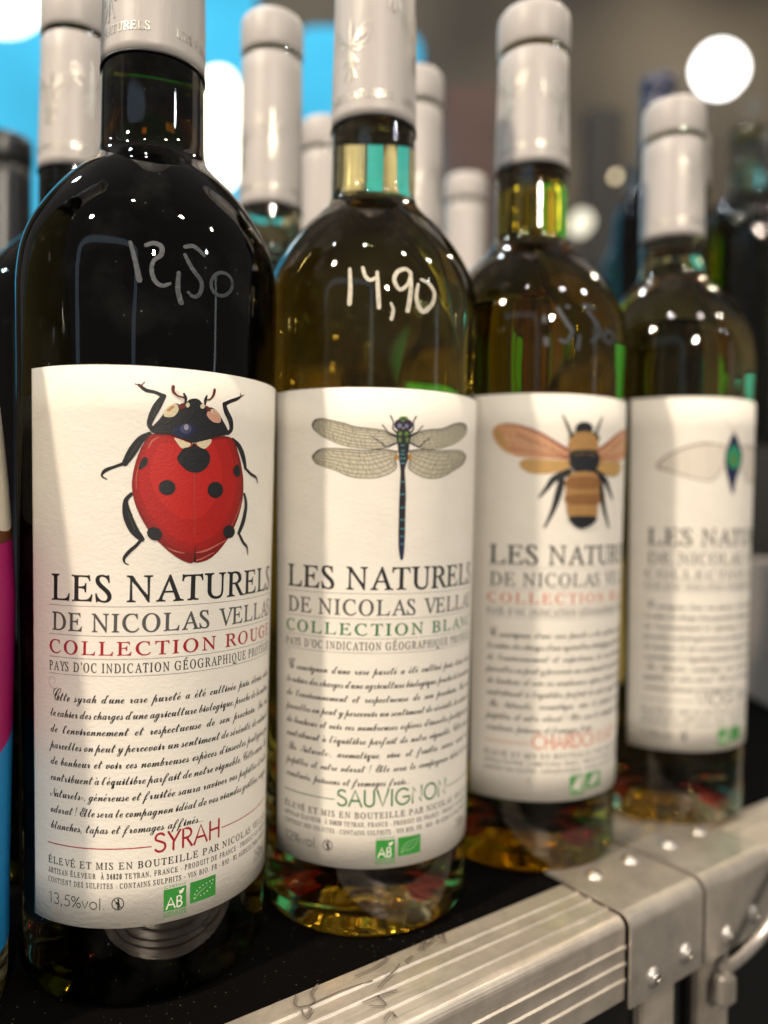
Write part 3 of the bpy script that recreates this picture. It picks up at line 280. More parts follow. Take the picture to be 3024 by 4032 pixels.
ART = {"bug":[["l","ink",[[-644,773,88],[-870,675,69],[-1093,636,78],[-1271,506,59]]],["l","maroon",[[-1226,527,29],[-1369,483,20]]],["l","maroon",[[-1226,527,29],[-1130,426,20]]],["l","ink",[[-644,763,98],[-808,1037,157],[-944,1322,137],[-996,1556,98],[-861,1689,88]]],["l","ink",[[1073,841,88],[1240,750,78],[1495,648,69],[1685,541,39]]],["l","maroon",[[1671,547,25],[1778,494,20]]],["l","maroon",[[1671,547,25],[1640,467,20]]],["l","ink",[[1061,833,88],[1137,1030,118],[1284,1261,128],[1321,1504,98],[1199,1636,78]]],["l","ink",[[-994,1778,88],[-1216,1933,147],[-1438,2263,177],[-1616,2566,118]]],["l","ink",[[-1607,2557,69],[-1888,2663,59],[-2119,2758,74],[-2212,2898,39],[-2081,2988,25]]],["l","ink",[[1380,1785,69],[1634,1976,118],[1809,2265,128],[1910,2572,88]]],["l","ink",[[1910,2572,59],[2161,2729,69],[2442,2821,59],[2529,2979,25]]],["l","ink",[[-1440,3362,69],[-1588,3559,98],[-1540,3928,177],[-1380,4298,177],[-1170,4553,108]]],["l","ink",[[-1170,4539,69],[-1309,4716,64],[-1489,4879,74],[-1625,5065,59],[-1592,5181,29],[-1510,5218,20]]],["l","ink",[[1880,3320,69],[1968,3622,98],[1865,4077,118],[1682,4425,88]]],["l","ink",[[1682,4425,59],[1861,4683,69],[2050,4843,59],[2091,5059,25]]],["l","olive",[[-755,965,25],[-909,1320,25]]],["l","olive",[[1173,1002,20],[1285,1310,25]]],["l","olive",[[-1261,2004,25],[-1535,2449,25]]],["l","olive",[[-1527,3836,25],[-1357,4298,29]]],["f","darkred",[[-941,1785],[-770,1760],[-497,1766],[-265,1825],[47,1927],[171,1991],[295,1913],[631,1797],[963,1727],[1264,1730],[1427,1841],[1567,2080],[1719,2470],[1822,2918],[1820,3371],[1708,3824],[1490,4271],[1238,4612],[943,4922],[637,5129],[321,5204],[244,5163],[144,5208],[-55,5154],[-344,4982],[-650,4718],[-950,4390],[-1179,4018],[-1339,3648],[-1422,3279],[-1424,2955],[-1346,2538],[-1215,2164],[-1082,1929]]],["f","red",[[-904,1830],[-497,1813],[-169,1914],[171,2039],[526,1900],[1203,1783],[1398,1991],[1578,2477],[1682,2922],[1652,3373],[1545,3773],[1323,4169],[966,4604],[578,4837],[240,4876],[-132,4820],[-513,4579],[-883,4203],[-1135,3832],[-1295,3462],[-1352,3093],[-1301,2629],[-1170,2209],[-1037,1974]]],["f","deepred",[[458,4015],[1008,3822],[1510,3773],[1324,4218],[966,4604],[578,4813],[265,4852],[247,4397]]],["f","deepred",[[-1066,3971],[-747,4203],[-280,4392],[183,4492],[204,4851],[-180,4772],[-560,4531],[-883,4203]]],["l","pink",[[-1027,2159,20],[-939,1971,44],[-769,1848,25]]],["l","pink",[[-1256,2582,10],[-1321,2907,20],[-1319,3231,15]]],["l","pink",[[-510,4781,15],[-322,4873,39],[-57,4940,20]]],["l","pink",[[276,4934,29],[579,4876,59],[882,4749,39],[1207,4611,20]]],["l","pink",[[295,5141,39],[476,5085,39],[800,4941,20]]],["l","pink",[[1729,3523,15],[1615,3823,25],[1389,4219,15]]],["l","seam",[[187,2751,25],[209,3537,20],[229,4493,20]]],["l","ink",[[242,4732,10],[241,4972,25],[239,5173,39]]],["f","cream",[[-358,1853],[-74,1933],[82,2001],[-23,2105],[-167,2117],[-286,1990]]],["f","cream",[[658,1834],[634,1966],[451,2105],[261,2020],[245,1945],[474,1879]]],["f","ink",[[-259,2318],[-281,2413],[-184,2574],[-15,2710],[207,2765],[435,2695],[601,2521],[640,2326],[557,2162],[374,2086],[221,2036],[160,1945],[98,2066],[-119,2124]]],["f","ink",[[-319,3176],[-331,3245],[-369,3307],[-426,3353],[-497,3378],[-572,3379],[-643,3356],[-701,3312],[-738,3253],[-752,3184],[-740,3115],[-703,3054],[-647,3008],[-577,2983],[-502,2981],[-430,3003],[-372,3047],[-333,3107]]],["f","ink",[[1071,3210],[1057,3287],[1014,3356],[946,3407],[864,3434],[778,3436],[699,3410],[634,3362],[592,3295],[576,3220],[589,3144],[629,3076],[691,3025],[770,2997],[856,2994],[938,3019],[1007,3067],[1054,3133]]],["f","ink",[[-1124,2384],[-1043,2438],[-1055,2577],[-1157,2672],[-1256,2711],[-1225,2535]]],["f","ink",[[1578,2477],[1666,2623],[1657,2798],[1519,2828],[1403,2708],[1445,2558]]],["f","ink",[[-671,4489],[-705,4536],[-757,4567],[-819,4578],[-886,4569],[-947,4539],[-997,4493],[-1029,4437],[-1040,4376],[-1027,4319],[-993,4272],[-942,4241],[-880,4229],[-814,4239],[-752,4268],[-701,4314],[-669,4371],[-658,4432]]],["f","ink",[[1513,4381],[1501,4442],[1464,4495],[1407,4533],[1337,4553],[1264,4551],[1196,4528],[1141,4487],[1104,4433],[1091,4372],[1102,4312],[1135,4259],[1188,4220],[1255,4200],[1328,4201],[1399,4224],[1458,4265],[1498,4319]]],["f","ink",[[-995,1648],[-907,1552],[-773,1407],[-640,1214],[-505,1029],[-322,938],[-134,995],[-40,870],[31,803],[153,770],[277,783],[380,883],[485,1003],[669,967],[865,1104],[1042,1331],[1198,1563],[1169,1663],[906,1731],[578,1825],[270,1924],[96,1943],[-217,1832],[-497,1766],[-770,1760],[-950,1725]]],["f","cream",[[-648,1252],[-573,1080],[-414,967],[-298,974],[-264,1121],[-387,1284],[-570,1317]]],["f","tan",[[-572,1140],[-436,1016],[-367,1034],[-504,1160]]],["f","blush",[[513,1134],[643,1008],[808,1036],[935,1195],[927,1351],[731,1366],[557,1250]]],["f","cream",[[644,1018],[808,1051],[865,1128],[672,1121]]],["f","navy",[[195,1583],[189,1647],[147,1712],[75,1769],[-17,1812],[-118,1835],[-217,1836],[-300,1814],[-359,1773],[-387,1718],[-381,1654],[-342,1591],[-274,1534],[-184,1492],[-84,1468],[15,1466],[102,1487],[164,1527]]],["f","slate",[[86,1584],[77,1630],[51,1671],[10,1703],[-40,1722],[-93,1725],[-143,1712],[-184,1685],[-211,1646],[-220,1602],[-212,1557],[-186,1515],[-146,1484],[-97,1465],[-44,1462],[7,1474],[48,1501],[76,1539]]],["f","haze",[[8,1551],[4,1579],[-6,1603],[-23,1622],[-43,1633],[-64,1634],[-85,1626],[-102,1609],[-113,1586],[-117,1558],[-113,1531],[-103,1506],[-87,1487],[-67,1476],[-45,1475],[-24,1483],[-8,1500],[4,1524]]],["f","cream",[[29,955],[26,977],[17,998],[3,1014],[-14,1023],[-33,1024],[-50,1018],[-64,1004],[-73,985],[-77,963],[-74,940],[-65,919],[-51,904],[-34,894],[-16,893],[1,899],[16,913],[25,932]]],["f","cream",[[453,958],[449,979],[438,999],[420,1014],[399,1023],[376,1025],[354,1020],[336,1007],[325,990],[320,969],[324,947],[335,928],[352,913],[374,903],[397,901],[419,907],[437,919],[449,937]]],["f","maroon",[[-274,1014],[-191,929],[-106,922],[-95,1030],[-227,1095]]],["f","maroon",[[458,938],[589,974],[628,1067],[512,1067]]],["l","maroon",[[-410,500,69],[-404,631,59],[-301,726,34],[-113,772,34]]],["l","ink",[[-128,666,39],[-79,779,59],[-87,921,39]]],["l","maroon",[[736,479,59],[706,613,54],[612,742,34],[481,778,29]]],["l","ink",[[505,671,39],[465,780,59],[457,900,39]]]],"dragon":[["l","ink",[[-161,1374,51],[-294,1252,38],[-285,1040,34],[-375,853,42]]],["l","ink",[[269,1358,51],[369,1225,38],[365,1012,34],[456,845,42]]],["l","ink",[[-159,1480,42],[-401,1424,42],[-489,1300,30],[-620,1143,34]]],["l","ink",[[271,1464,42],[457,1370,38],[552,1267,30],[686,1123,34]]],["l","indigo",[[-178,1671,34],[-481,1815,38],[-655,1683,30],[-935,1511,21]]],["l","indigo",[[275,1655,34],[563,1780,34],[758,1613,30],[987,1472,21]]],["f","amber",[[-108,2114],[-111,2146],[-122,2175],[-138,2196],[-158,2207],[-180,2208],[-200,2197],[-217,2177],[-228,2149],[-232,2117],[-229,2086],[-219,2057],[-203,2036],[-183,2024],[-161,2024],[-141,2034],[-124,2055],[-112,2082]]],["f","amber",[[321,2101],[318,2134],[307,2162],[290,2184],[269,2195],[246,2196],[225,2186],[207,2165],[195,2137],[191,2106],[194,2073],[205,2045],[221,2023],[242,2012],[265,2011],[286,2021],[304,2042],[316,2069]]],["f","ink",[[-140,1289],[38,1240],[221,1274],[280,1442],[239,1742],[198,2020],[31,2089],[-92,2029],[-141,1755],[-190,1460]]],["l","ink",[[52,2046,263],[55,2173,263],[40,2344,178],[34,2514,119],[43,2769,136],[51,3195,178],[45,3621,187],[44,4048,187],[42,4475,187],[42,4731,178],[41,4902,161],[49,5116,127],[52,5245,85]]],["l","navy",[[41,4646,144],[41,4902,136],[49,5116,110],[52,5236,68]]],["f","moss",[[0,1390],[-4,1413],[-15,1434],[-33,1450],[-54,1458],[-78,1459],[-100,1452],[-117,1437],[-129,1417],[-134,1394],[-130,1371],[-119,1350],[-102,1335],[-80,1326],[-57,1325],[-35,1332],[-17,1347],[-5,1367]]],["f","moss",[[209,1381],[205,1405],[194,1426],[176,1442],[153,1451],[130,1452],[107,1444],[89,1430],[77,1410],[72,1387],[76,1363],[87,1343],[105,1327],[127,1318],[151,1317],[173,1324],[192,1338],[204,1358]]],["f","moss",[[-114,1542],[-47,1519],[-23,1624],[-89,1668]]],["f","moss",[[134,1512],[216,1530],[191,1659],[126,1618]]],["f","moss",[[186,915],[177,937],[151,957],[110,973],[60,983],[7,986],[-43,980],[-84,968],[-110,950],[-120,928],[-111,906],[-85,886],[-45,870],[4,860],[57,858],[108,863],[149,876],[176,893]]],["f","plum",[[44,1112],[36,1168],[11,1217],[-29,1255],[-79,1276],[-131,1277],[-180,1260],[-221,1226],[-247,1178],[-257,1124],[-249,1068],[-224,1019],[-185,982],[-136,961],[-84,959],[-34,976],[7,1010],[34,1057]]],["f","plum",[[343,1099],[334,1154],[306,1204],[262,1243],[208,1264],[151,1267],[97,1250],[53,1215],[24,1168],[13,1113],[22,1058],[49,1008],[92,970],[145,949],[202,946],[256,963],[301,997],[332,1044]]],["f","steel",[[-13,1148],[-17,1172],[-29,1193],[-48,1208],[-71,1217],[-96,1218],[-119,1211],[-138,1197],[-151,1177],[-156,1154],[-152,1131],[-140,1110],[-121,1094],[-98,1085],[-74,1084],[-50,1091],[-31,1106],[-18,1125]]],["f","steel",[[200,1148],[196,1170],[186,1189],[169,1204],[148,1213],[126,1214],[105,1207],[88,1194],[77,1175],[72,1153],[76,1131],[86,1112],[103,1097],[124,1088],[146,1088],[167,1094],[184,1108],[196,1126]]],["f","ink",[[86,932],[83,941],[74,949],[60,955],[42,959],[23,960],[6,958],[-9,953],[-18,945],[-22,937],[-18,928],[-9,920],[5,914],[22,910],[41,909],[59,911],[73,916],[83,924]]],["f","moss",[[70,1005],[68,1014],[61,1022],[52,1028],[40,1031],[28,1032],[16,1029],[6,1024],[0,1017],[-2,1008],[0,999],[6,991],[15,985],[27,982],[39,981],[51,984],[61,989],[67,996]]],["f","teal",[[22,2153],[8,2175],[-27,2184],[-62,2176],[-77,2156],[-63,2134],[-28,2125],[7,2132]]],["f","teal",[[132,2150],[118,2171],[83,2181],[47,2173],[32,2153],[46,2131],[82,2122],[117,2129]]],["f","teal",[[26,2302],[14,2323],[-14,2333],[-43,2325],[-55,2304],[-44,2283],[-15,2273],[14,2281]]],["f","teal",[[116,2299],[104,2321],[75,2330],[46,2322],[34,2302],[46,2280],[74,2271],[103,2279]]],["f","teal",[[37,2876],[29,2897],[8,2906],[-12,2898],[-21,2877],[-13,2856],[7,2847],[28,2855]]],["f","teal",[[103,2875],[94,2896],[73,2905],[52,2897],[43,2876],[52,2854],[72,2845],[93,2854]]],["f","teal",[[43,3259],[33,3280],[5,3289],[-22,3281],[-34,3260],[-23,3239],[4,3230],[32,3238]]],["f","teal",[[129,3258],[118,3279],[91,3288],[63,3280],[51,3259],[62,3238],[89,3228],[117,3237]]],["f","teal",[[51,3672],[39,3694],[10,3703],[-19,3694],[-31,3673],[-19,3652],[9,3643],[38,3651]]],["f","teal",[[142,3672],[130,3693],[101,3702],[71,3693],[59,3672],[71,3651],[100,3642],[129,3651]]],["f","teal",[[58,4048],[46,4069],[17,4078],[-12,4069],[-24,4048],[-13,4027],[16,4018],[45,4027]]],["f","teal",[[149,4047],[137,4069],[108,4078],[78,4069],[66,4048],[78,4027],[107,4018],[136,4026]]],["f","teal",[[63,4325],[52,4347],[25,4355],[-3,4347],[-15,4326],[-4,4304],[24,4296],[51,4304]]],["f","teal",[[149,4325],[138,4346],[110,4355],[83,4347],[71,4325],[82,4304],[109,4295],[137,4304]]],["f","teal",[[68,4560],[57,4582],[31,4590],[5,4582],[-6,4560],[5,4539],[30,4530],[56,4539]]],["f","teal",[[149,4561],[138,4582],[112,4590],[86,4582],[75,4560],[85,4539],[111,4531],[138,4539]]],["f","teal",[[72,4796],[63,4817],[41,4825],[18,4817],[8,4795],[17,4774],[40,4766],[63,4774]]],["f","teal",[[144,4796],[134,4817],[112,4826],[89,4817],[79,4796],[88,4774],[111,4766],[134,4775]]],["f","teal",[[17,1750],[10,1771],[-9,1780],[-28,1772],[-37,1751],[-29,1730],[-10,1721],[9,1729]]],["f","teal",[[77,1748],[69,1769],[50,1778],[31,1770],[23,1750],[30,1728],[49,1719],[69,1727]]],["f","teal",[[20,1919],[13,1941],[-6,1950],[-25,1942],[-34,1921],[-26,1900],[-7,1891],[12,1899]]],["f","teal",[[80,1918],[72,1939],[53,1948],[34,1940],[26,1919],[33,1898],[52,1889],[72,1897]]],["f","teal",[[22,2026],[13,2047],[-9,2056],[-32,2048],[-41,2027],[-32,2006],[-10,1997],[12,2005]]],["f","teal",[[92,2024],[83,2045],[60,2054],[38,2046],[28,2025],[37,2004],[59,1995],[82,2003]]]],"wings":[[[[-159,1459],[-532,1322],[-959,1267],[-1471,1209],[-1819,1102],[-2316,988],[-2553,948],[-2799,987],[-2890,1121]],[[-155,1692],[-567,1850],[-951,1879],[-1379,1854],[-1813,1779],[-2173,1649],[-2549,1473],[-2823,1273],[-2890,1142]]],[[[247,1444],[504,1325],[954,1224],[1457,1161],[1904,996],[2362,899],[2744,931],[2839,1050]],[[252,1678],[712,1830],[1187,1821],[1662,1717],[2225,1526],[2661,1292],[2832,1119],[2840,1073]]],[[[-129,1945],[-523,1892],[-951,1921],[-1249,1937],[-1724,1897],[-2403,1872],[-2694,1940],[-2885,2108]],[[-213,2202],[-157,2349],[-186,2477],[-382,2629],[-769,2763],[-1197,2781],[-1629,2730],[-2075,2541],[-2447,2434],[-2741,2325],[-2875,2151]]],[[[233,1912],[663,1853],[1302,1867],[1865,1824],[2406,1805],[2749,1898],[2820,1984]],[[294,2188],[232,2339],[291,2508],[733,2710],[1157,2742],[1566,2664],[2034,2472],[2567,2247],[2812,2030]]]],"bee_side":[["l","ink",[[-838,2836,201],[-1386,3073,174],[-1645,3402,120],[-1934,3762,54]]],["l","ink",[[-1112,3134,174],[-1238,3656,187],[-1429,4244,120],[-1718,4846,54]]],["l","ink",[[-763,1533,94],[-913,1194,80],[-1130,767,40]]],["f","rust",[[-856,2089],[-1413,1712],[-1942,1428],[-2588,1168],[-3175,1060],[-3546,1147],[-3682,1373],[-3575,1705],[-3230,2072],[-2767,2272],[-2249,2337],[-1599,2363],[-850,2349]]],["f","gold",[[-3231,1974],[-3506,1641],[-3578,1376],[-3442,1282],[-3235,1647],[-3031,2107]]],["f","gold",[[-777,2412],[-1598,2395],[-2377,2370],[-2666,2500],[-2566,2728],[-2240,2888],[-1720,2916],[-1188,2810],[-736,2606]]],["l","brick",[[-893,2038,107],[-1480,1700,94],[-2006,1409,80],[-2652,1167,54],[-3242,1071,40]]],["l","brick",[[-922,2285,54],[-1804,1912,33],[-2777,1458,33]]],["l","brick",[[-921,2350,54],[-1929,2172,33],[-3032,1977,33]]]],"bee_body":[["f","ink",[[106,1216],[84,1302],[16,1381],[-87,1441],[-212,1476],[-343,1482],[-463,1457],[-560,1406],[-623,1334],[-647,1250],[-628,1165],[-568,1088],[-475,1029],[-357,994],[-227,988],[-101,1011],[6,1061],[78,1132]]],["f","ink",[[-870,1504],[-511,1362],[215,1361],[451,1579],[140,1727],[-721,1760]]],["f","ochre",[[-866,1699],[-657,1432],[-282,1339],[129,1398],[360,1650],[371,1947],[151,2055],[-713,2085],[-910,1928]]],["f","ink",[[-750,2053],[237,1999],[479,2306],[308,2709],[-238,2842],[-696,2755],[-864,2349]]],["f","ochre",[[-766,2867],[267,2842],[492,3366],[450,4030],[310,4528],[-724,4531],[-930,4043],[-967,3392]]],["f","umber",[[-834,3032],[364,3004],[425,3367],[-896,3391]]],["f","umber",[[-876,3651],[463,3632],[438,3964],[-839,3977]]],["f","ink",[[-777,4446],[353,4442],[261,4693],[-258,4877],[-646,4727]]]],"beetle":[["l","taupe",[[-623,2030,81],[-1459,1938,73],[-2343,2132,64],[-3051,2505,64],[-3408,2919,81],[-2970,3074,56],[-2175,3337,40],[-1182,3476,40],[-596,2860,40]]],["f","wingmist",[[-622,2068],[-1459,1975],[-2342,2170],[-3051,2543],[-3335,2905],[-2176,3299],[-1183,3438],[-596,2860]]],["f","navy",[[-102,1441],[197,1769],[487,2366],[376,2830],[95,3450],[-81,4063],[-335,3460],[-552,2783],[-523,2253],[-346,1793]]],["f","emerald",[[-80,1972],[374,2295],[275,2872],[-202,2925],[-493,2555],[-380,2211]]],["f","moss",[[-222,2395],[48,2385],[8,2767],[-208,2773]]]],"price1":[[[-1519,-3201,103],[-1384,-2701,129],[-1283,-2228,155]],[[-1129,-3154,103],[-929,-3235,129],[-737,-3156,142],[-747,-2943,129],[-925,-2772,103],[-981,-2525,116],[-903,-2250,129],[-716,-2130,116],[-511,-2216,77]],[[-294,-2520,116],[-313,-2089,142],[-224,-1747,155]],[[-133,-3248,103],[115,-3313,129],[402,-3123,116]],[[-130,-3035,103],[61,-2699,129],[322,-2375,129],[275,-2056,116],[103,-1954,103],[-43,-2055,77]],[[1279,-2522,103],[1259,-2407,103],[1197,-2298,103],[1103,-2206,103],[990,-2145,103],[872,-2121,103],[763,-2137,103],[675,-2190,103],[618,-2274,103],[597,-2377,103],[614,-2487,103],[668,-2592,103],[753,-2680,103],[859,-2741,103],[977,-2767,103],[1091,-2755,103],[1188,-2706,103],[1254,-2625,103],[1279,-2522,103]]],"price2":[[[-1698,-3631,114],[-1657,-3053,143],[-1674,-2548,157]],[[-1289,-3664,114],[-1202,-3397,128],[-1047,-3272,128],[-894,-3346,114]],[[-840,-3529,114],[-812,-2984,143],[-777,-2437,143]],[[-411,-2580,86],[-336,-2374,114],[-389,-2103,128]],[[249,-3554,114],[81,-3691,128],[-196,-3580,143],[-307,-3291,143],[-129,-3023,128],[127,-3223,114],[234,-3553,114]],[[233,-3609,128],[214,-2984,157],[119,-2394,157]],[[472,-3241,114],[403,-2792,143],[610,-2425,171],[940,-2662,143],[1062,-3026,143],[880,-3320,128],[588,-3420,100]]],"price3":[[[-1844,-2747,172],[-1761,-1771,190]],[[-1370,-3062,138],[-941,-3165,138]],[[-1300,-2982,155],[-1015,-2540,172],[-831,-2260,172],[-1017,-1876,155],[-1279,-1931,121]],[[-532,-2114,138],[-586,-1652,155]],[[-294,-3277,155],[176,-3232,155]],[[-169,-3107,138],[194,-2688,172],[402,-2334,172],[1,-1969,155]],[[813,-2474,138],[565,-2186,155],[974,-2028,155],[1186,-2360,138],[813,-2474,121]]]}
def _dec(s):
    p = s.split('|'); return int(p[0])/1000., [[tuple(int(v)/1000. for v in q.split(',')) for q in l.split(' ')] for l in p[1:]]
GL = {}; LP = {}
def glyph(key):
    if key not in GL:
        adv, loops = _dec(GLYPHS[key])
        sh = {'RA': .146, 'RV': .128}.get(key, -.022 if key[0] == 'R' and key[1].isalpha() else 0)
        loops = [[(x-y*sh, y) for x, y in l] for l in loops]
        vs = [Vector((x, y, 0)) for l in loops for x, y in l]
        tri = tessellate_polygon([[Vector((x, y, 0)) for x, y in l] for l in loops])
        GL[key] = (adv, [(v.x, v.y) for v in vs], [tuple(t) for t in tri]); LP[key] = [len(l) for l in loops]
    return GL[key]
CAPH = max(y for x, y in glyph('RE')[1]); SX = max(y for x, y in glyph('sx')[1])
class Flat:
    """2D print in label millimetres (u right, v down)"""
    def __init__(s): s.v = []; s.f = []; s.m = []
    def add(s, vs, fs, m=0, lay=0):
        n = len(s.v); s.v += [(x, y, lay) for x, y in vs]; s.f += [tuple(i+n for i in f) for f in fs]; s.m += [m]*len(fs)
    def line(s, P, m=0, lay=0, smooth=3):
        """P: (u,v,width) mm"""
        P = spline(P, smooth) if len(P) > 2 and smooth else P
        L = []; Rr = []
        for i, (x, y, w) in enumerate(P):
            a = P[max(i-1, 0)]; b = P[min(i+1, len(P)-1)]
            dx, dy = b[0]-a[0], b[1]-a[1]; d = math.hypot(dx, dy) or 1
            nx, ny = -dy/d*w/2, dx/d*w/2
            L.append((x+nx, y+ny)); Rr.append((x-nx, y-ny))
        n = len(P); s.add(L+Rr, [(i, i+1, n+i+1, n+i) for i in range(n-1)], m, lay)
        for (x, y, w) in (P[0], P[-1]):
            if w > .12: s.disc(x, y, w/2, m, lay, 8)
    def disc(s, x, y, r, m=0, lay=0, n=12, ry=None):
        ry = ry or r
        s.add([(x+r*math.cos(2*math.pi*i/n), y+ry*math.sin(2*math.pi*i/n)) for i in range(n)], [tuple(range(n))], m, lay)
    def poly(s, P, m=0, lay=0):
        tri = tessellate_polygon([[Vector((x, y, 0)) for x, y in P]])
        us = [p[0] for p in P]
        if max(us)-min(us) < 2.5: s.add(P, [tuple(t) for t in tri], m, lay); return
        bm = bmesh.new(); vs = [bm.verts.new((x, y, 0)) for x, y in P]
        for t in tri:
            try: bm.faces.new([vs[i] for i in t])
            except ValueError: pass
        x = math.floor(min(us)/1.2)*1.2
        while x < max(us):
            g = bm.verts[:]+bm.edges[:]+bm.faces[:]
            bmesh.ops.bisect_plane(bm, geom=g, plane_co=(x, 0, 0), plane_no=(1, 0, 0)); x += 1.2
        bm.verts.index_update(); s.add([(v.co.x, v.co.y) for v in bm.verts], [tuple(v.index for v in f.verts) for f in bm.faces], m, lay); bm.free()
    def rect(s, u0, v0, u1, v1, m=0, lay=0): s.poly([(u0, v0), (u1, v0), (u1, v1), (u0, v1)], m, lay)
def fatten(F, key, P, w, m, lay):
    """ink spread: a thin band along every outline"""
    i0 = 0
    for n in LP[key]:
        Q = P[i0:i0+n]; i0 += n
        L = []; Rr = []
        for i in range(n):
            ax, ay = Q[i-1][:2]; bx, by = Q[(i+1) % n][:2]; dx, dy = bx-ax, by-ay; d = math.hypot(dx, dy) or 1
            nx, ny = -dy/d*w/2, dx/d*w/2; L.append((Q[i][0]+nx, Q[i][1]+ny)); Rr.append((Q[i][0]-nx, Q[i][1]-ny))
        F.add(L+Rr, [(i, (i+1) % n, n+(i+1) % n, n+i) for i in range(n)], m, lay)
ACC = {'É': 'E', 'À': 'A', 'é': 'e', 'è': 'e', 'à': 'a'}
def serif(F, s, h, u0, vb, u1, sx=1.0, m=0, lay=0, heavy=1.0):
    """serif capitals of cap height h mm, spread between u0 and u1 by letter spacing"""
    k = h/CAPH; items = []; w = 0
    for c in s:
        if c == ' ': items.append((None, c)); w += .26*k*sx; continue
        b = ACC.get(c, c)
        if 'R'+b in GLYPHS:
            kk = sx*(.86 if b.isdigit() else 1.0); a = glyph('R'+b)[0]*k*kk; items.append(('R'+b, c)); w += a
        else: items.append((None, c)); w += .22*k*sx
    tr = (u1-u0-w)/max(1, len(s)-1); x = u0
    for g, c in items:
        if g:
            adv, vs, tri = glyph(g); kk = sx*(.86 if c.isdigit() else 1.0)
            x0 = min(v[0] for v in vs)
            P = [(x+(v[0]-x0+.02)*k*kk, vb-v[1]*k) for v in vs]
            fatten(F, g, P, max(.035*h, .085) if heavy else .01, m, lay)
            if (max(v[0] for v in vs)-x0)*k*kk > 2.4:
                bm = bmesh.new(); bv = [bm.verts.new((p[0], p[1], 0)) for p in P]
                for t in tri:
                    try: bm.faces.new([bv[i] for i in t])
                    except ValueError: pass
                xx = math.floor(min(p[0] for p in P)/1.2)*1.2
                while xx < max(p[0] for p in P):
                    bmesh.ops.bisect_plane(bm, geom=bm.verts[:]+bm.edges[:]+bm.faces[:], plane_co=(xx, 0, 0), plane_no=(1, 0, 0)); xx += 1.2
                bm.verts.index_update(); F.add([(v.co.x, v.co.y) for v in bm.verts], [tuple(v.index for v in f.verts) for f in bm.faces], m, lay); bm.free()
            else: F.add(P, tri, m, lay)
            wd = glyph(g)[0]*k*kk
            if c in 'ÉÀ':
                cx = x+wd*.5; dx = h*.12*(1 if c == 'É' else -1)
                F.line([(cx-dx, vb-h*1.10, h*.10), (cx+dx, vb-h*1.30, h*.13)], m, lay, 0)
            x += wd+tr
        else:
            q = h
            if c == ' ': x += .26*k*sx+tr; continue
            if c == '.': F.disc(x+.08*k, vb-q*.07, q*.08, m, lay, 8)
            if c == ',': F.line([(x+.10*k, vb-q*.1, q*.17), (x+.04*k, vb+q*.16, q*.05)], m, lay, 0)
            if c == "'": F.line([(x+.10*k, vb-q*1.0, q*.14), (x+.09*k, vb-q*.72, q*.06)], m, lay, 0)
            if c == '-': F.line([(x, vb-q*.36, q*.10), (x+.18*k, vb-q*.36, q*.10)], m, lay, 0)
            x += .22*k*sx+tr
def script(F, s, xh, u0, vb, u1=None, m=0, lay=0, sx=1.0):
    """copperplate hand, x-height xh mm; words spread to reach u1"""
    k = xh/SX; al = 1.0; seq = []; w = 0; nsp = 0
    for c in s:
        if c == ' ': seq.append((c, None, .30*k*sx)); w += .30*k*sx; nsp += 1; continue
        b = ACC.get(c, c)
        if 's'+b in GLYPHS:
            f = 1.0 if b.islower() else .92
            a = glyph('s'+b)[0]*k*sx*f*.93; seq.append((c, 's'+b, a)); w += a
        else:
            a = {'.': .2, ',': .2, "'": .12, '!': .35, '«': .34, '»': .34}.get(c, .2)*k*sx; seq.append((c, None, a)); w += a
    ex = 0; cs_ = 1.0
    if u1 is not None:
        ex = (u1-u0-w)/max(1, nsp)
        if ex < -.10*k: cs_ = (u1-u0)/(w-.10*k*nsp); ex = -.10*k*cs_
    x = u0
    for c, g, a in seq:
        a *= cs_
        if c == ' ': x += a+ex; continue
        if g:
            adv, vs, tri = glyph(g); f = 1.0 if c.islower() or c in 'éèà' else (1.45 if c == 'C' and x < u0+.1 else 1.05)
            P = [(x+v[0]*k*sx*cs_*f, vb-v[1]*k*f) for v in vs]; F.add(P, tri, m, lay); fatten(F, g, P, .05, m, lay)
            if c == 't': F.line([(x+a*.25, vb-xh*1.18, .07), (x+a*1.25, vb-xh*1.26, .09)], m, lay, 0)
            if c in 'éèà':
                cx = x+a*.62; d = xh*.16*(1 if c == 'é' else -1)
                F.line([(cx-d*.3, vb-xh*1.25, xh*.10), (cx+d*1.6, vb-xh*1.75, xh*.20)], m, lay, 0)
        elif c == '.': F.disc(x+a*.3, vb-xh*.10, xh*.12, m, lay, 8)
        elif c == ',': F.line([(x+a*.4, vb-xh*.12, xh*.2), (x+a*.1, vb+xh*.32, xh*.06)], m, lay, 0)
        elif c == "'": F.line([(x+a*1.2, vb-xh*1.9, xh*.18), (x+a*.8, vb-xh*1.45, xh*.07)], m, lay, 0)
        elif c == '!': F.line([(x+a*.9, vb-xh*2.0, xh*.26), (x+a*.4, vb-xh*.5, xh*.10)], m, lay, 0); F.disc(x+a*.3, vb-xh*.1, xh*.13, m, lay, 8)
        elif c in '«»':
            sg = 1 if c == '»' else -1
            for o in (.25, .6): F.line([(x+a*o-sg*.1*xh, vb-xh*.8, xh*.1), (x+a*o+sg*.15*xh, vb-xh*.5, xh*.1), (x+a*o-sg*.1*xh, vb-xh*.2, xh*.1)], m, lay, 0)
        x += a
def arc(cx, cy, rx, ry, a0, a1, n=14): return [(cx+rx*math.cos(R(a0+(a1-a0)*i/n)), cy+ry*math.sin(R(a0+(a1-a0)*i/n))) for i in range(n+1)]
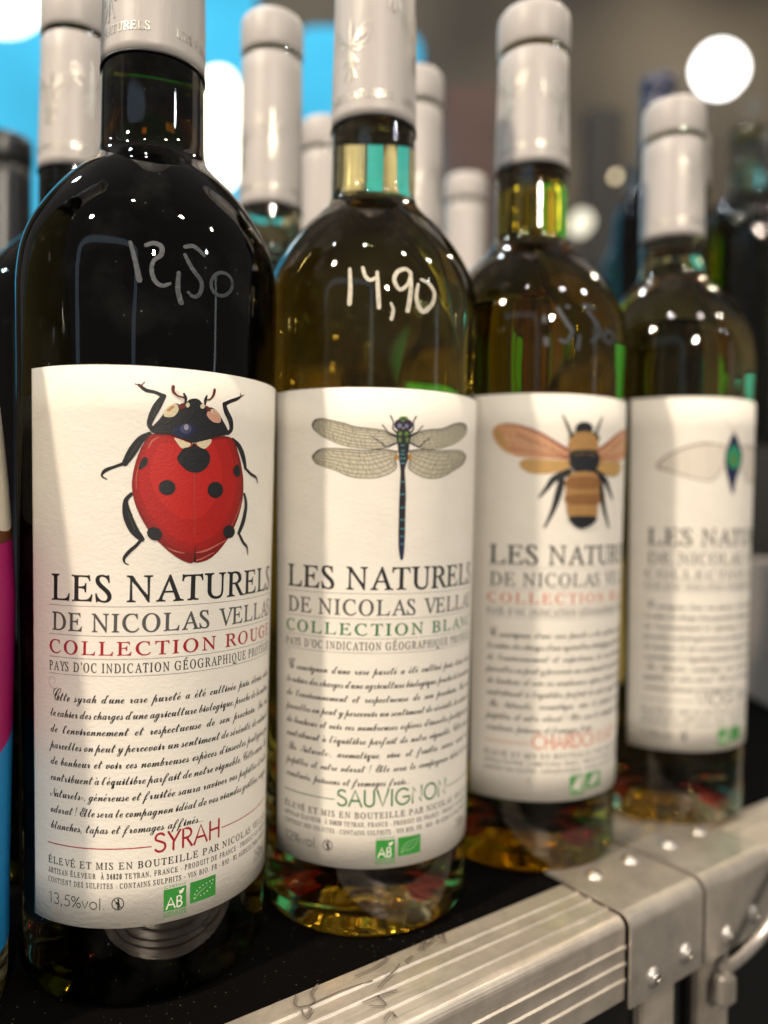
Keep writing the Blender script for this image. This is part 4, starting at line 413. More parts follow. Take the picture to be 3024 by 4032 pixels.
# single-line sans letters in a box one unit high: (width, strokes)
SANS = {
 'S': (.62, [arc(.31, .74, .24, .24, 35, 200, 9)+arc(.31, .26, .28, .26, 75, -150, 11)]),
 'Y': (.66, [[(.02, 1), (.33, .46)], [(.66, 1), (.30, .40), (.30, 0)]]), 'R': (.58, [[(.06, 0), (.06, 1), (.28, 1)]+arc(.28, .745, .24, .255, 90, -90, 9)+[(.06, .49)], [(.26, .49), (.56, 0)]]),
 'A': (.80, [[(.02, 0), (.40, 1), (.78, 0)], [(.16, .34), (.64, .34)]]), 'H': (.72, [[(.07, 0), (.07, 1)], [(.65, 0), (.65, 1)], [(.07, .52), (.65, .52)]]),
 'U': (.70, [[(.07, 1)]+arc(.35, .28, .28, .28, 180, 360, 10)+[(.63, 1)]]), 'V': (.72, [[(.02, 1), (.36, 0), (.70, 1)]]), 'I': (.20, [[(.10, 0), (.10, 1)]]),
 'G': (.98, [arc(.50, .5, .45, .50, 45, 325, 20), [(.52, .47), (.95, .47), (.93, .30), (.86, .18)]]), 'N': (.76, [[(.07, 0), (.07, 1), (.69, 0), (.69, 1)]]),
 'O': (1.02, [arc(.51, .5, .46, .50, 0, 360, 24)]), 'C': (.92, [arc(.52, .5, .46, .50, 50, 310, 20)]), 'D': (.80, [[(.07, 0), (.07, 1), (.30, 1)]+arc(.30, .5, .44, .50, 90, -90, 14)+[(.07, 0)]]),
 'B': (.56, [[(.07, 0), (.07, 1), (.26, 1)]+arc(.26, .76, .20, .24, 90, -90, 8)+[(.07, .52)], [(.26, .52)]+arc(.26, .26, .25, .26, 90, -90, 8)+[(.07, 0)]]),
 '1': (.40, [[(.08, .86), (.24, 1), (.24, 0)]]), '3': (.60, [arc(.30, .74, .22, .25, 150, -80, 10)+arc(.30, .26, .26, .26, 80, -150, 10)]),
 '5': (.60, [[(.52, 1), (.20, 1), (.12, .56)]+arc(.28, .31, .27, .31, 130, -140, 12)]), '2': (.60, [arc(.30, .72, .24, .27, 170, -35, 10)+[(.04, 0), (.56, 0)]]),
 '7': (.58, [[(.04, 1), (.54, 1), (.18, 0)]]), '0': (.62, [arc(.31, .5, .25, .5, 0, 360, 20)]), '%': (.84, [arc(.19, .77, .16, .22, 0, 360, 12), arc(.65, .23, .16, .22, 0, 360, 12), [(.68, 1), (.14, 0)]]),
 'v': (.52, [[(.02, .64), (.26, 0), (.50, .64)]]), 'o': (.66, [arc(.33, .32, .29, .32, 0, 360, 18)]), 'l': (.20, [[(.10, 0), (.10, 1)]]), 'm': (.90, [[(.08, 0), (.08, .62)], [(.08, .4)]+arc(.27, .43, .17, .2, 160, 0, 7)+[(.44, 0)], [(.44, .4)]+arc(.64, .43, .18, .2, 160, 0, 7)+[(.82, 0)]]),
 ',': (.26, [[(.14, .08), (.08, -.16)]]), '.': (.24, [[(.12, .0), (.12, .05)]]), 'E': (.5, [[(.5, 1), (.07, 1), (.07, 0), (.5, 0)], [(.07, .52), (.45, .52)]]), 'T': (.56, [[(0, 1), (.56, 1)], [(.28, 1), (.28, 0)]]),
 'F': (.48, [[(.5, 1), (.07, 1), (.07, 0)], [(.07, .52), (.42, .52)]]), 'L': (.44, [[(.07, 1), (.07, 0), (.44, 0)]]), 'Q': (1.02, [arc(.51, .5, .46, .50, 0, 360, 20), [(.6, .25), (.95, -.05)]]), ' ': (.3, []),
}
def sans(F, s, h, u0, vb, u1, wt, m=0, lay=0):
    w = sum(SANS[c][0] for c in s); gap = .10; tot = w+gap*(len(s)-1); k = (u1-u0)/tot; x = u0
    for c in s:
        wd, st = SANS[c]
        for P in st: F.line([(x+px*k, vb-py*h, wt) for px, py in P], m, lay, 0)
        x += (wd+gap)*k

# ---------------- bottles ----------------
SHOULDER = [(.1985, 1.0), (.204, .9912), (.210, .968), (.216, .918), (.222, .835), (.227, .745), (.232, .635), (.236, .525), (.2395, .445), (.2425, .416), (.248, .409), (.256, .406), (.268, .402)]
SLOPING = [(.110, 1.0), (.135, .965), (.158, .905), (.178, .830), (.198, .735), (.216, .640), (.232, .545), (.246, .465), (.256, .425), (.264, .408), (.270, .402)]
PR = {'sh': SHOULDER}
def Rb(z, k):
    SH = PR['sh']; z0 = SH[0][0]; z = max(z, .034)
    if z <= z0: return k*(.0375+.01334*(z-.1758))
    R0 = k*(.0375+.01334*(z0-.1758))
    for i in range(len(SH)-1):
        if z <= SH[i+1][0]:
            t = (z-SH[i][0])/(SH[i+1][0]-SH[i][0]); return R0*(SH[i][1]+t*(SH[i+1][1]-SH[i][1]))
    return R0*SH[-1][1]
def bottle(loc, label, k, a0, zt, capz, H, gmat, wmat, fill, rn, cmat=None, cat='wine bottle', name='wine_bottle', group=None, seg=160, foil=None):
    root = empty(name, loc, label, cat, group)
    SH = PR['sh']; z0 = SH[0][0]; R0 = k*(.0375+.01334*(z0-.1758)); zn = .2400 if z0 > .15 else .2560
    def prof_out():
        P = [(0, .011), (.012*k, .0092), (.022*k, .0042), (.0262*k, .0012), (.0285*k, .0)]
        rb = Rb(0, k)
        P += [(rb-.0040, .0), (rb-.0018, .0008), (rb-.0006, .0024), (Rb(.005, k), .005)]
        P += [(Rb(z, k), z) for z in (.02, .05, .09, .13, .17, .19) if z < z0-.004]
        pts = [(z, q*R0) for z, q in SH]
        nk = [(z, r) for z, r in pts if z < zn-.0002]
        nk += [(zn+.0030, rn+.0006), (zn+.008, rn+.0002), (.2655, rn), (H-.026, rn-.0008)]
        nk = spline(nk, 5)
        return P+[(r, z) for z, r in nk]+[(rn-.0010, H-.0225), (rn-.0006, H-.018), (rn-.0006, H-.003), (rn-.0010, H-.0015)]
    po = prof_out()
    t = .0026
    pi = [(.0094, H-.0016), (.0094, H-.02), (rn-.0036, .2655), (rn-.0032, zn+.008)]
    # inner wall: offset of outer profile
    body = [(r-t, z) for r, z in po if .0105 < z < zn+.0035]
    shoulder = sorted(body, key=lambda q: -q[1])
    inn = pi+[q for q in shoulder if q[1] < zn+.0034]+[(Rb(.01, k)-.006, .0105), (.024*k, .0105), (.012*k, .018), (0, .0205)]
    lathe('glass_body', po+[(.0098, H-.0012), (0, H-.0012)], gmat, root, seg, closed=False)
    # wine: slightly overlapping the glass wall
    e = .00008
    iw = [(0, .0150), (.012*k, .0132), (.022*k, .0078), (.027*k, .0062), (Rb(.01, k)-.0042, .0066)]+[(r+e, z) for r, z in sorted([q for q in shoulder if q[1] < zn+.0034], key=lambda q: q[1])]
    up_ = [(zn+.008, rn-.0032), (.2655, rn-.0036)]
    iw += [(r+e, z) for z, r in up_ if z < fill-.0008]+[(rn-.0036+e, fill), (rn-.0046, fill-.0006), (0, fill-.0008)]
    iw = [(r, z) for r, z in iw]
    lathe('wine', iw, wmat, root, seg, closed=False)
    # air above the wine, dipping just under its surface
    if fill < .2655: av = [(0, fill-.0010), (rn-.0046, fill-.0009), (rn-.0037, fill-.0006), (rn-.0036, .2660)]
    else: av = [(0, fill-.0010), (rn-.0046, fill-.0009), (rn-.0037, fill-.0006), (rn-.0036, fill+.0006)]
    av += [(rn-.0036, H-.024), (.0095, H-.020), (.0095, H-.0022), (0, H-.0022)]
    if not (gmat is M_PALEGLASS): lathe('air_space', av, M_AIR, root, 64, closed=False)
    lathe('cork', [(0, capz+.004), (rn-.0044, capz+.004), (rn-.0044, H-.022), (.0088, H-.0205), (.0088, H-.005), (0, H-.005)], M_CORK, root, 48, closed=False)
    # capsule: thin sleeve over neck with pressed groove under the lip
    c = .00035
    cp = [(rn+.0001, capz), (rn+c+.00005, capz), (rn+c, capz+.003), (rn-.0003+c, capz+.02), (rn-.0008+c, H-.026), (rn-.0008+c, H-.0192), (rn-.0013+c, H-.0178), (rn-.0013+c, H-.0168), (rn-.0006+c, H-.0158), (rn-.0003+c, H-.0150), (rn-.0003+c, H-.004), (rn-.0006+c, H-.0018), (rn-.0014, H-.0004), (rn-.003, H), (0, H+.0001), (0, H-.0008), (rn-.0016, H-.0012)]
    caps = lathe('capsule', cp, cmat or M_CAPSULE, root, 96, closed=False)
    lathe('capsule_edge', [(rn+.00005, capz-.0004), (rn+c+.0002, capz-.0004), (rn+c+.0002, capz+.0002), (rn+.00005, capz+.0002)], M_CAPEDGE, root, 96, closed=True)
    root['k'] = k
    return root, caps
def wrap(root, F, name, mats, k, a0, zt, base, parent, stack=.000016):
    """bend flat print (mm) round the bottle"""
    V = []
    for u, v, lay in F.v:
        z = zt-v/1000.; r = Rb(z, k)+base+lay*stack; th = R(a0)+u/(37.5*k)
        V.append((r*math.cos(th), r*math.sin(th), z))
    # orient faces outwards
    FF = []
    for f in F.f:
        a, b, c = F.v[f[0]], F.v[f[1]], F.v[f[2]]
        s = (b[0]-a[0])*(c[1]-a[1])-(b[1]-a[1])*(c[0]-a[0])
        FF.append(f if s < 0 else tuple(reversed(f)))
    o = link(name, V, FF, mats, parent, False, F.m)
    return o
def label_sheet(root, k, a0, zt, h, w, mat, name='label', lab=None):
    n = int(w/.6); V = []; F = []
    nz = 12
    def P(i, j, off):
        u = -w/2+w*i/n; z = zt-h*j/nz; r = Rb(z, k)+off; th = R(a0)+u/1000*1000/(37.5*k)
        return (r*math.cos(th), r*math.sin(th), z)
    for off in (.0002, .00002):
        for j in range(nz+1):
            for i in range(n+1): V.append(P(i, j, off))
    S = (n+1)*(nz+1)
    for j in range(nz):
        for i in range(n):
            a = j*(n+1)+i; F.append((a, a+n+1, a+n+2, a+1)); F.append((S+a, S+a+1, S+a+n+2, S+a+n+1))
    for i in range(n):
        F.append((i, i+1, S+i+1, S+i)); b = nz*(n+1)+i; F.append((b, S+b, S+b+1, b+1))
    for j in range(nz):
        a = j*(n+1); F.append((a, S+a, S+a+n+1, a+n+1)); b = a+n; F.append((b, b+n+1, S+b+n+1, S+b))
    o = link(name, V, F, mat, root, True)
    if lab: o['label'] = lab
    return o
def flat_art(shapes, order=0):
    F = Flat(); cols = []
    for i, (kd, c, P) in enumerate(shapes):
        if c not in cols: cols.append(c)
        mi = cols.index(c); P = [tuple(x/100 for x in q) for q in P]
        if kd == 'f': F.poly([p[:2] for p in spline(P, 4, True)], mi, order+i*.6)
        else: F.line(P, mi, order+i*.6, 4)
    return F, [ink(c) for c in cols]
def lattice_wings(F, mw, mv, lay):
    rnd = random.Random(3)
    for A, B in ART['wings']:
        a = spline([tuple(x/100 for x in q) for q in A], 6); b = spline([tuple(x/100 for x in q) for q in B], 6)
        F.poly(a+b[::-1], mw, lay)
        def at(L, t):
            q = t*(len(L)-1); i = min(int(q), len(L)-2); f = q-i
            return (L[i][0]+(L[i+1][0]-L[i][0])*f, L[i][1]+(L[i+1][1]-L[i][1])*f)
        def pt(s, t):
            p, q = at(a, s), at(b, s); t2 = t
            return (p[0]+(q[0]-p[0])*t2, p[1]+(q[1]-p[1])*t2)
        rows = [0, .10, .22, .36, .52, .70, .86, 1.0]
        for j, t in enumerate(rows):
            w = .30 if j == 0 else (.20 if j in (1, 7) else .15)
            F.line([(*pt(s/24, t), w) for s in range(25)], mv, lay+1, 0)
        for j in range(len(rows)-1):
            n = 24 if j > 2 else 15
            for i in range(n):
                s = ((i+rnd.uniform(.15, .85))/n)**.72
                F.line([(*pt(s, rows[j]), .115), (*pt(min(1, s+rnd.uniform(-.012, .012)), rows[j+1]), .115)], mv, lay+1, 0)
        F.line([(*pt(.80, .02), .30), (*pt(.87, .03), .30)], mv, lay+2, 0)
LINES1 = ["Cette syrah d'une rare pureté a été cultivée puis élevée selon", "le cahier des charges d'une agriculture biologique, proche de la nature,", "de l'environnement et respectueuse de son prochain. Sur nos",
 "parcelles on peut y percevoir un sentiment de sérénité, de calme et", "de bonheur et voir ces nombreuses espèces d'insectes protégées qui", "contribuent à l'équilibre parfait de notre vignoble. Cette cuvée «Les",
 "Naturels», généreuse et fruitée saura raviver vos papilles et votre", "odorat ! Elle sera le compagnon idéal de vos viandes grillées, rouges,", "blanches, tapas et fromages affinés..."]
LINES2 = ["Ce sauvignon d'une rare pureté a été cultivé puis élevé selon"]+LINES1[1:6]
LINES2[5] = "contribuent à l'équilibre parfait de notre vignoble. Cette cuvée"
LINES2 += ["«Les Naturels», aromatique, vive et fruitée saura ravir vos", "papilles et votre odorat ! Elle sera le compagnon idéal de vos", "crustacés, poissons et fromages frais..."]
def wine_label(root, k, a0, zt, coll, ccol, lines, grape, gu, alc, du=0.0, w=91.5):
    lb = label_sheet(root, k, a0, zt, .1492, w, M_PAPER)
    B = .00023
    def put(F, name, mats, base=B): wrap(root, F, name, mats, k, a0, zt, base, lb)
    F = Flat(); serif(F, 'LES NATURELS', 6.9, -37.6+du, 62.1, 38.6+du, 1.0); put(F, 'title_lettering', [ink('ink')])
    F = Flat(); serif(F, 'DE NICOLAS VELLAS', 4.8, -37.4+du, 70.1, 38.4+du, 1.0); put(F, 'maker_lettering', [ink('grey')])
    F = Flat(); serif(F, coll, 3.6, -38.4+du, 76.3, 38.2+du, 1.22); put(F, 'collection_lettering', [ink(ccol)])
    F = Flat(); serif(F, "PAYS D'OC INDICATION GÉOGRAPHIQUE PROTÉGÉE", 2.45, -38.5+du, 80.9, 38.2+du, .70); put(F, 'region_lettering', [ink('ink')])
    F = Flat()
    for v in (63.4, 71.2, 77.3, 81.8): F.line([(-38.4+du+i*1.2, v, .13) for i in range(65)], 0, 0, 0)
    put(F, 'ruled_lines', [ink('rule')])
    F = Flat()
    for i, l in enumerate(lines):
        last = i == len(lines)-1
        script(F, l, 1.12, -38.2+du+(.6 if i == 0 else 0), 89.0+4.35*i-(.5 if du else 0), None if last else 38.6+du, 0, 0, .80)
    # flourish of the first capital
    F.line([(-36.4+du, 86.2, .06), (-38.6+du, 84.9, .08), (-38.0+du, 82.9, .08), (-36.2+du, 83.3, .07), (-36.6+du, 84.6, .06)])
    put(F, 'script_lettering', [ink('ink')])
    F = Flat(); sans(F, grape, 5.0, gu[0], 129.6, gu[1], .62)
    F.line([(-39.2+du+i*1.2, 127.9, .30) for i in range(int((gu[0]-.8+39.2-du)/1.2))]+[(gu[0]-.8, 127.9, .30)], 0, 0, 0)
    n = int((39-gu[1])/1.2); F.line([(gu[1]+.8+i*1.2, 127.4, .30) for i in range(max(2, n))], 0, 0, 0)
    put(F, 'grape_lettering', [ink(ccol)])
    F = Flat(); serif(F, 'ÉLEVÉ ET MIS EN BOUTEILLE PAR NICOLAS VELLAS', 1.85, -39.2+du, 133.4, 38.4+du, .95)
    serif(F, 'ARTISAN ÉLEVEUR  À 34820 TEYRAN, FRANCE - PRODUIT DE FRANCE - PRODUCT OF FRANCE', 1.40, -39.2+du, 136.0, 38.4+du, .64)
    serif(F, 'CONTIENT DES SULFITES - CONTAINS SULPHITS - VIN BIO. FR - BIO - 01 AGRICULTURE FRANCE', 1.40, -39.2+du, 138.55, 38.4+du, .64)
    put(F, 'producer_lettering', [ink('ink')])
    F = Flat(); x1 = -20.8+du if len(alc) > 7 else -24.5+du
    sans(F, alc, 2.9, -38.9+du, 144.1, x1, .27)
    put(F, 'alcohol_lettering', [ink('ink')])
    F = Flat(); sans(F, '750ml', 3.3, 28.3+du, 143.6, 36.5+du, .26)
    put(F, 'volume_lettering', [ink('ink')])
    F = Flat(); cx, cy_ = x1+3.4, 142.6
    F.line([(cx+1.6*math.cos(R(t)), cy_+1.6*math.sin(R(t)), .28) for t in range(0, 361, 20)], 0, 0, 0)
    F.poly([(cx-.2, cy_+1.35), (cx-.1, cy_+.4), (cx-.7, cy_-.1), (cx-.5, cy_-.5), (cx-.1, cy_-.45), (cx+.0, cy_-.75), (cx-.25, cy_-1.0), (cx-.05, cy_-1.35), (cx+.35, cy_-1.3), (cx+.45, cy_-.9), (cx+.35, cy_-.5), (cx+.6, cy_+.2), (cx+.5, cy_+1.35)], 0, 0)
    F.line([(cx-1.0, cy_-1.05, .20), (cx+1.0, cy_+1.05, .20)], 0, 1, 0)
    put(F, 'pregnancy_warning_symbol', [ink('ink')])
    # organic marks
    g0 = -5.1+du; F = Flat()
    F.rect(g0, 140.3, g0+6.4, 146.2, 0, 0)
    sans(F, 'AB', 2.9, g0+.75, 145.6, g0+5.3, .42, 1, 2)
    F.poly([(g0+4.5, 142.2), (g0+4.2, 141.0), (g0+4.6, 141.4), (g0+5.3, 140.9), (g0+5.9, 140.9), (g0+5.4, 141.9), (g0+4.9, 142.2)], 1, 2)
    F.line([(g0, 139.15, .08), (g0+6.4, 139.15, .08)], 0, 0, 0); F.line([(g0, 147.95, .08), (g0+6.4, 147.95, .08)], 0, 0, 0)
    sans(F, 'CERTIFIE', .62, g0+.2, 140.05, g0+6.2, .12, 0, 0); sans(F, 'AGRICULTURE', .55, g0, 147.0, g0+6.4, .12, 0, 0); sans(F, 'BIOLOGIQUE', .62, g0, 147.8, g0+6.4, .13, 0, 0)
    put(F, 'organic_farming_mark', [ink('bio'), M_PAPER])
    F = Flat(); e0 = 2.4+du
    F.rect(e0, 140.0, e0+8.2, 145.8, 0, 0)
    leaf = [(1.3, 4.6), (1.5, 3.6), (2.1, 2.7), (3.0, 2.1), (4.0, 1.7), (5.1, 1.5), (6.2, 1.35), (7.2, 1.2), (6.9, 2.2), (6.3, 3.1), (5.4, 3.8), (4.4, 4.2), (3.3, 4.4)]
    for x, y in leaf:
        st = []
        for q in range(10):
            rr = .30 if q % 2 == 0 else .13; st.append((e0+x+rr*math.sin(R(36*q)), 140+y-rr*math.cos(R(36*q))))
        F.add(st+[(e0+x, 140+y)], [(q, (q+1) % 10, 10) for q in range(10)], 1, 2)
    F.line([(e0+1.5, 144.9, .08), (e0+2.6, 143.6, .1), (e0+4.2, 142.8, .08), (e0+5.6, 142.2, .05)], 1, 2, 3)
    put(F, 'leaf_of_stars_mark', [ink('bio'), M_PAPER])
    return lb
def foil_print(caps, rn, capz, start, motif_az, k):
    F = Flat()
    for r_ in range(3):
        # local scale: mm along capsule
        serif(F, 'LES NATURELS', 2.4, 0+r_*32.5, 0, 23.5+r_*32.5, .9)
    V = []; rr = rn+.00040
    for u, v, l in F.v:
        th = R(start)+u/1000/rn; z = capz+.0058-v/1000
        V.append(((rn+.00046-.00001*0)*math.cos(th), (rn+.00046)*math.sin(th), z))
    o = link('foil_lettering', V, [f for f in F.f], [M_FOIL], caps)
    for (az, zo, flip) in motif_az:
        F = Flat()
        o_u = R(az)*rn*1000
        def q(x, y): return (o_u+x*flip*1.15, -zo-y*1.45)
        def ln(P, w=.28): F.line([(*q(x, y), w) for x, y in P], 0, 0, 3)
        F.line([(*q(0, 9), .5), (*q(0, 6), 1.0), (*q(0, 1), .8), (*q(-.2, -5.0), .75)], 0, 0, 3)
        for sg in (1, -1):
            ln([(sg*.8, 3.5), (sg*3.2, 6.6), (sg*5.6, 8.0), (sg*6.2, 7.2), (sg*5.6, 4.6), (sg*3.8, 3.0), (sg*.8, 2.8)], .22)
            ln([(sg*.9, 3.4), (sg*3, 5.6), (sg*5.6, 6.9)], .2); ln([(sg*.9, 3.1), (sg*3, 4.8), (sg*5.6, 5.8)], .2); ln([(sg*2.2, 4.0), (sg*2.6, 5.6), (sg*3.6, 4.6), (sg*4.2, 6.4), (sg*4.9, 4.9)], .16)
            ln([(sg*.8, 2.2), (sg*2.4, 1.6), (sg*4.0, 2.2)], .2)
            ln([(sg*.7, 1.4), (sg*1.6, -.2), (sg*2.4, -1.2)], .45); ln([(sg*.6, 0.6), (sg*1.0, -2.2), (sg*2.0, -4.6)], .45)
        V = []
        for u, v, l in F.v:
            th = u/1000/rn; z = capz-v/1000; V.append(((rn+.00042)*math.cos(th), (rn+.00042)*math.sin(th), z))
        link('foil_insect_print', V, F.f, [M_FOIL], caps)
def price(root, key, k, a0, zt, mat, lab, fade=None):
    F = Flat()
    for s in ART[key]:
        F.line([(q[0]/100, q[1]/100, q[2]/100*.95) for q in s], 0, 0, 4)
    o = wrap(root, F, 'handwritten_price', [mat], k, a0, zt, .00012, root); o['label'] = lab
    return o

ZT = .17577
# front row
K1, K2, K3, K4 = 1.0169, .9931, 1.020, .958
b1, c1 = bottle((-.07284, .23823, 0), 'dark red wine bottle with ladybird label, front left of the row', K1, -58.5, ZT-.00364, .2672, .3355, M_DARKGLASS, M_RED, .2602, .0152, group='wine bottles lined up along the case edge', seg=224)
l1 = wine_label(b1, K1, -58.5, ZT-.00364, 'COLLECTION ROUGE', 'crimson', LINES1, 'SYRAH', (-7.8, 11.8), '13,5%vol.')
ART['bug'] = [s for s in ART['bug'] if s[1] != 'deepred']
ix = [i for i, s in enumerate(ART['bug']) if s[1] == 'red'][0]; base_ = ART['bug'][ix][2]
cx_ = sum(q[0] for q in base_)/len(base_); cy_ = sum(q[1] for q in base_)/len(base_)
def shrink(f, dx=0, dy=0): return [[cx_+(q[0]-cx_)*f+dx, cy_+(q[1]-cy_)*f+dy] for q in base_]
ART['bug'][ix:ix+1] = [['f', 'midred', shrink(1.03, 0, 20)], ['f', 'deepred', shrink(.98, -10, -20)], ['f', 'red', shrink(.92, -30, -70)], ['f', 'brightred', shrink(.66, -120, -260)]]
LB = [[k_, c_, [list(q[:2])+([q[2]*1.35] if len(q) > 2 and c_ in ('ink', 'maroon') else list(q[2:])) for q in P]] for k_, c_, P in ART['bug']]
F, m = flat_art(LB); wrap(b1, F, 'ladybird_print', m, K1, -58.5, ZT-.00364, .00023, l1, .000010)
foil_print(c1, .0152, .2672, -50, [(-128, 17, 1), (20, 17, 1)], K1)
price(b1, 'price1', K1, -58.5, ZT-.00364, M_MARKERSHADE, 'price 15,50 written in marker, shade put into its grey')

b2, c2 = bottle((-.00531, .27181, 0), 'clear white wine bottle with dragonfly label and price 14,90', K2, -73.5, ZT-.0035, .2667, .3355, M_CLEARGLASS, M_WHITE, .2688, .0146, group='wine bottles lined up along the case edge', seg=224)
l2 = wine_label(b2, K2, -73.5, ZT-.0035, 'COLLECTION BLANC', 'forest', LINES2, 'SAUVIGNON', (-19.4, 20.4), '12%vol.', du=-1.4)
F = Flat(); lattice_wings(F, 0, 1, 0); wrap(b2, F, 'dragonfly_wing_print', [ink('wing'), ink('vein')], K2, -73.5, ZT-.0035, .00023, l2)
DR = [[k_, c_, [list(q[:2])+([q[2]*1.15] if len(q) > 2 else []) for q in P]] for k_, c_, P in ART['dragon']]
F, m = flat_art(DR); wrap(b2, F, 'dragonfly_body_print', m, K2, -73.5, ZT-.0035, .00029, l2, .000008)
foil_print(c2, .0146, .2667, -49, [(-122, 19.5, 1), (-62, 43, 1), (-20, 25, 1)], K2)
price(b2, 'price2', K2, -73.5, ZT-.0035, M_MARKER, 'price 14,90 written in cream marker')

b3, c3 = bottle((.05885, .31542, .0005), 'olive glass white wine bottle with bumblebee label, third in row', K3, -65, ZT+.0010, .2707, .3355, M_OLIVEGLASS, M_GOLDW, .2697, .0146, group='wine bottles lined up along the case edge')
l3 = wine_label(b3, K3, -65, ZT+.0010, 'COLLECTION BLANC', 'salmon', LINES2, 'CHARDONNAY', (-20.5, 21), '13%vol.')
def mirror(sh, uc): return [[k_, c_, [[2*uc-q[0]]+q[1:] for q in P]] for k_, c_, P in sh]
for s_ in ART['bee_side']:
    if s_[0] == 'l' and s_[1] == 'ink': s_[2] = [[q[0], q[1], q[2]*1.5] for q in s_[2]]
uc = sum(q[0] for q in ART['bee_body'][0][2])/len(ART['bee_body'][0][2])
def fuzz(x0, x1, y0, y1, c, n, seed):
    r_ = random.Random(seed); o_ = []
    for i in range(n):
        x = r_.uniform(x0, x1); y = r_.uniform(y0, y1); o_.append(['l', c, [[x, y, 14], [x+r_.uniform(-25, 25), y+r_.uniform(25, 70), 5]]])
    return o_
bxs = [q[0] for q in ART['bee_body'][4][2]]; bys = [q[1] for q in ART['bee_body'][4][2]]
extra = []
for f_, c_ in ((.18, 'ochre'), (.34, 'brown'), (.52, 'ochre'), (.66, 'brown'), (.80, 'ochre')):
    y_ = min(bys)+f_*(max(bys)-min(bys)); extra += fuzz(min(bxs)+60, max(bxs)-60, y_-40, y_+20, c_, 34, int(f_*100))
extra += fuzz(min(bxs)+60, max(bxs)-60, min(bys)-900, min(bys)-640, 'gold', 50, 5)+fuzz(min(bxs)+60, max(bxs)-60, min(bys)-500, min(bys)-200, 'slate', 24, 6)
wx = [q[0] for q in ART['bee_side'][3][2]]; wy = [q[1] for q in ART['bee_side'][3][2]]; rv_ = random.Random(4); wv_ = []
for i_ in range(16):
    t_ = .18+.72*i_/16; x_ = min(wx)+(max(wx)-min(wx))*t_; y_ = min(wy)+(max(wy)-min(wy))*(.30+.50*t_)
    wv_.append(['l', 'brick' if i_ % 2 else 'cream', [[x_, y_-90, 9], [x_+rv_.uniform(40, 120), y_+rv_.uniform(20, 110), 5]]])
    wv_.append(['l', 'cream', [[x_-60, y_+40, 16], [x_+90, y_+80, 10]]])
F, m = flat_art(ART['bee_side']+wv_+mirror(ART['bee_side']+wv_, uc)+ART['bee_body']+extra); wrap(b3, F, 'bumblebee_print', m, K3, -65, ZT+.0010, .00023, l3, .000010)
foil_print(c3, .0146, .2707, -50, [(-138, 24, 1), (-58, 20, 1)], K3)
price(b3, 'price3', K3, -65, ZT+.0010, M_MARKERSHADE, 'price 15,50 written in marker, shade put into its grey')

b4, c4 = bottle((.13159, .35542, .0005), 'clear white wine bottle with blue-green beetle label, last in row', K4, -63, ZT+.0065, .2572, .3205, M_CLEARGLASS, M_GOLDW, .2535, .0138, group='wine bottles lined up along the case edge')
l4 = wine_label(b4, K4, -63, ZT+.0065, 'COLLECTION BLANC', 'grey', LINES2, 'VIOGNIER', (-16, 17), '13%vol.')
ub = sum(q[0] for q in ART['beetle'][2][2])/10; wpts = ART['beetle'][1][2]; wl = []
for q1, q2 in ((0, 3), (0, 4), (7, 4), (7, 5), (1, 6), (2, 5)): wl.append(['l', 'taupe', [wpts[q1]+[8], wpts[q2]+[5]]])
bl = [['l', 'ink', [[ub, 1500, 20], [ub-250, 1150, 12], [ub-520, 1000, 6]]], ['l', 'ink', [[ub, 2300, 20], [ub-300, 2700, 12], [ub-480, 3200, 6]]], ['l', 'ink', [[ub, 1900, 18], [ub-330, 2050, 12], [ub-640, 2350, 6]]]]
F, m = flat_art(ART['beetle'][1:2]+ART['beetle'][:1]+wl+mirror(ART['beetle'][1:2]+ART['beetle'][:1]+wl, ub)+bl+mirror(bl, ub)+ART['beetle'][2:]); wrap(b4, F, 'winged_beetle_print', m, K4, -63, ZT+.0065, .00023, l4, .000010)
foil_print(c4, .0138, .2572, -50, [(-75, 24, 1)], K4)

# far left neighbour with colourful label
PR['sh'] = SLOPING
K0 = 1.03
b0, c0 = bottle((-.1368, .1970, 0), 'bottle with cream, magenta and blue label cut off at left edge', K0, -60, .166, .2690, .3355, M_CLEARGLASS, M_GOLDW, .255, .0152, seg=128)
lb = label_sheet(b0, K0, -75, .1662, .1500, 150, plain('glossy_cream_paper', (.72, .66, .54), .35, 0, 0, 300, .08))
F = Flat()
def band(top, bot, m, lay):
    n = 100; q = 14; V = []
    for j in range(q+1):
        for i in range(n+1): u = -74.8+149.6*i/n; V.append((u, top(u)+(bot(u)-top(u))*j/q))
    F.add(V, [(j*(n+1)+i, j*(n+1)+i+1, (j+1)*(n+1)+i+1, (j+1)*(n+1)+i) for j in range(q) for i in range(n)], m, lay)
band(lambda u: 20+18*abs(math.sin((u-22)*.045)), lambda u: 43+.0*u, 0, 0)
band(lambda u: 27+20*abs(math.sin((u-24)*.045)), lambda u: 43+.0*u, 1, 1)
band(lambda u: 42.5-.0012*(u-20)**2, lambda u: 100-.004*(u-20)**2, 2, 2)
band(lambda u: 100-.004*(u-20)**2, lambda u: 149.5, 3, 2)
for cx_, cy_ in ((26, 118), (31, 125), (20, 124)):
    F.poly([(cx_-2, cy_+4), (cx_-1, cy_-3), (cx_+1, cy_+0), (cx_+3, cy_-4), (cx_+3.4, cy_+2), (cx_+1, cy_+6)], 4, 4)
    F.poly([(cx_-1, cy_+6), (cx_+1, cy_+3), (cx_+3, cy_+8), (cx_+1, cy_+10)], 2, 5)
wrap(b0, F, 'colour_band_print', [ink('brown'), ink('olivegold'), ink('magenta'), ink('azure'), ink('lemon')], K0, -75, .1662, .00023, lb)

PR['sh'] = SHOULDER

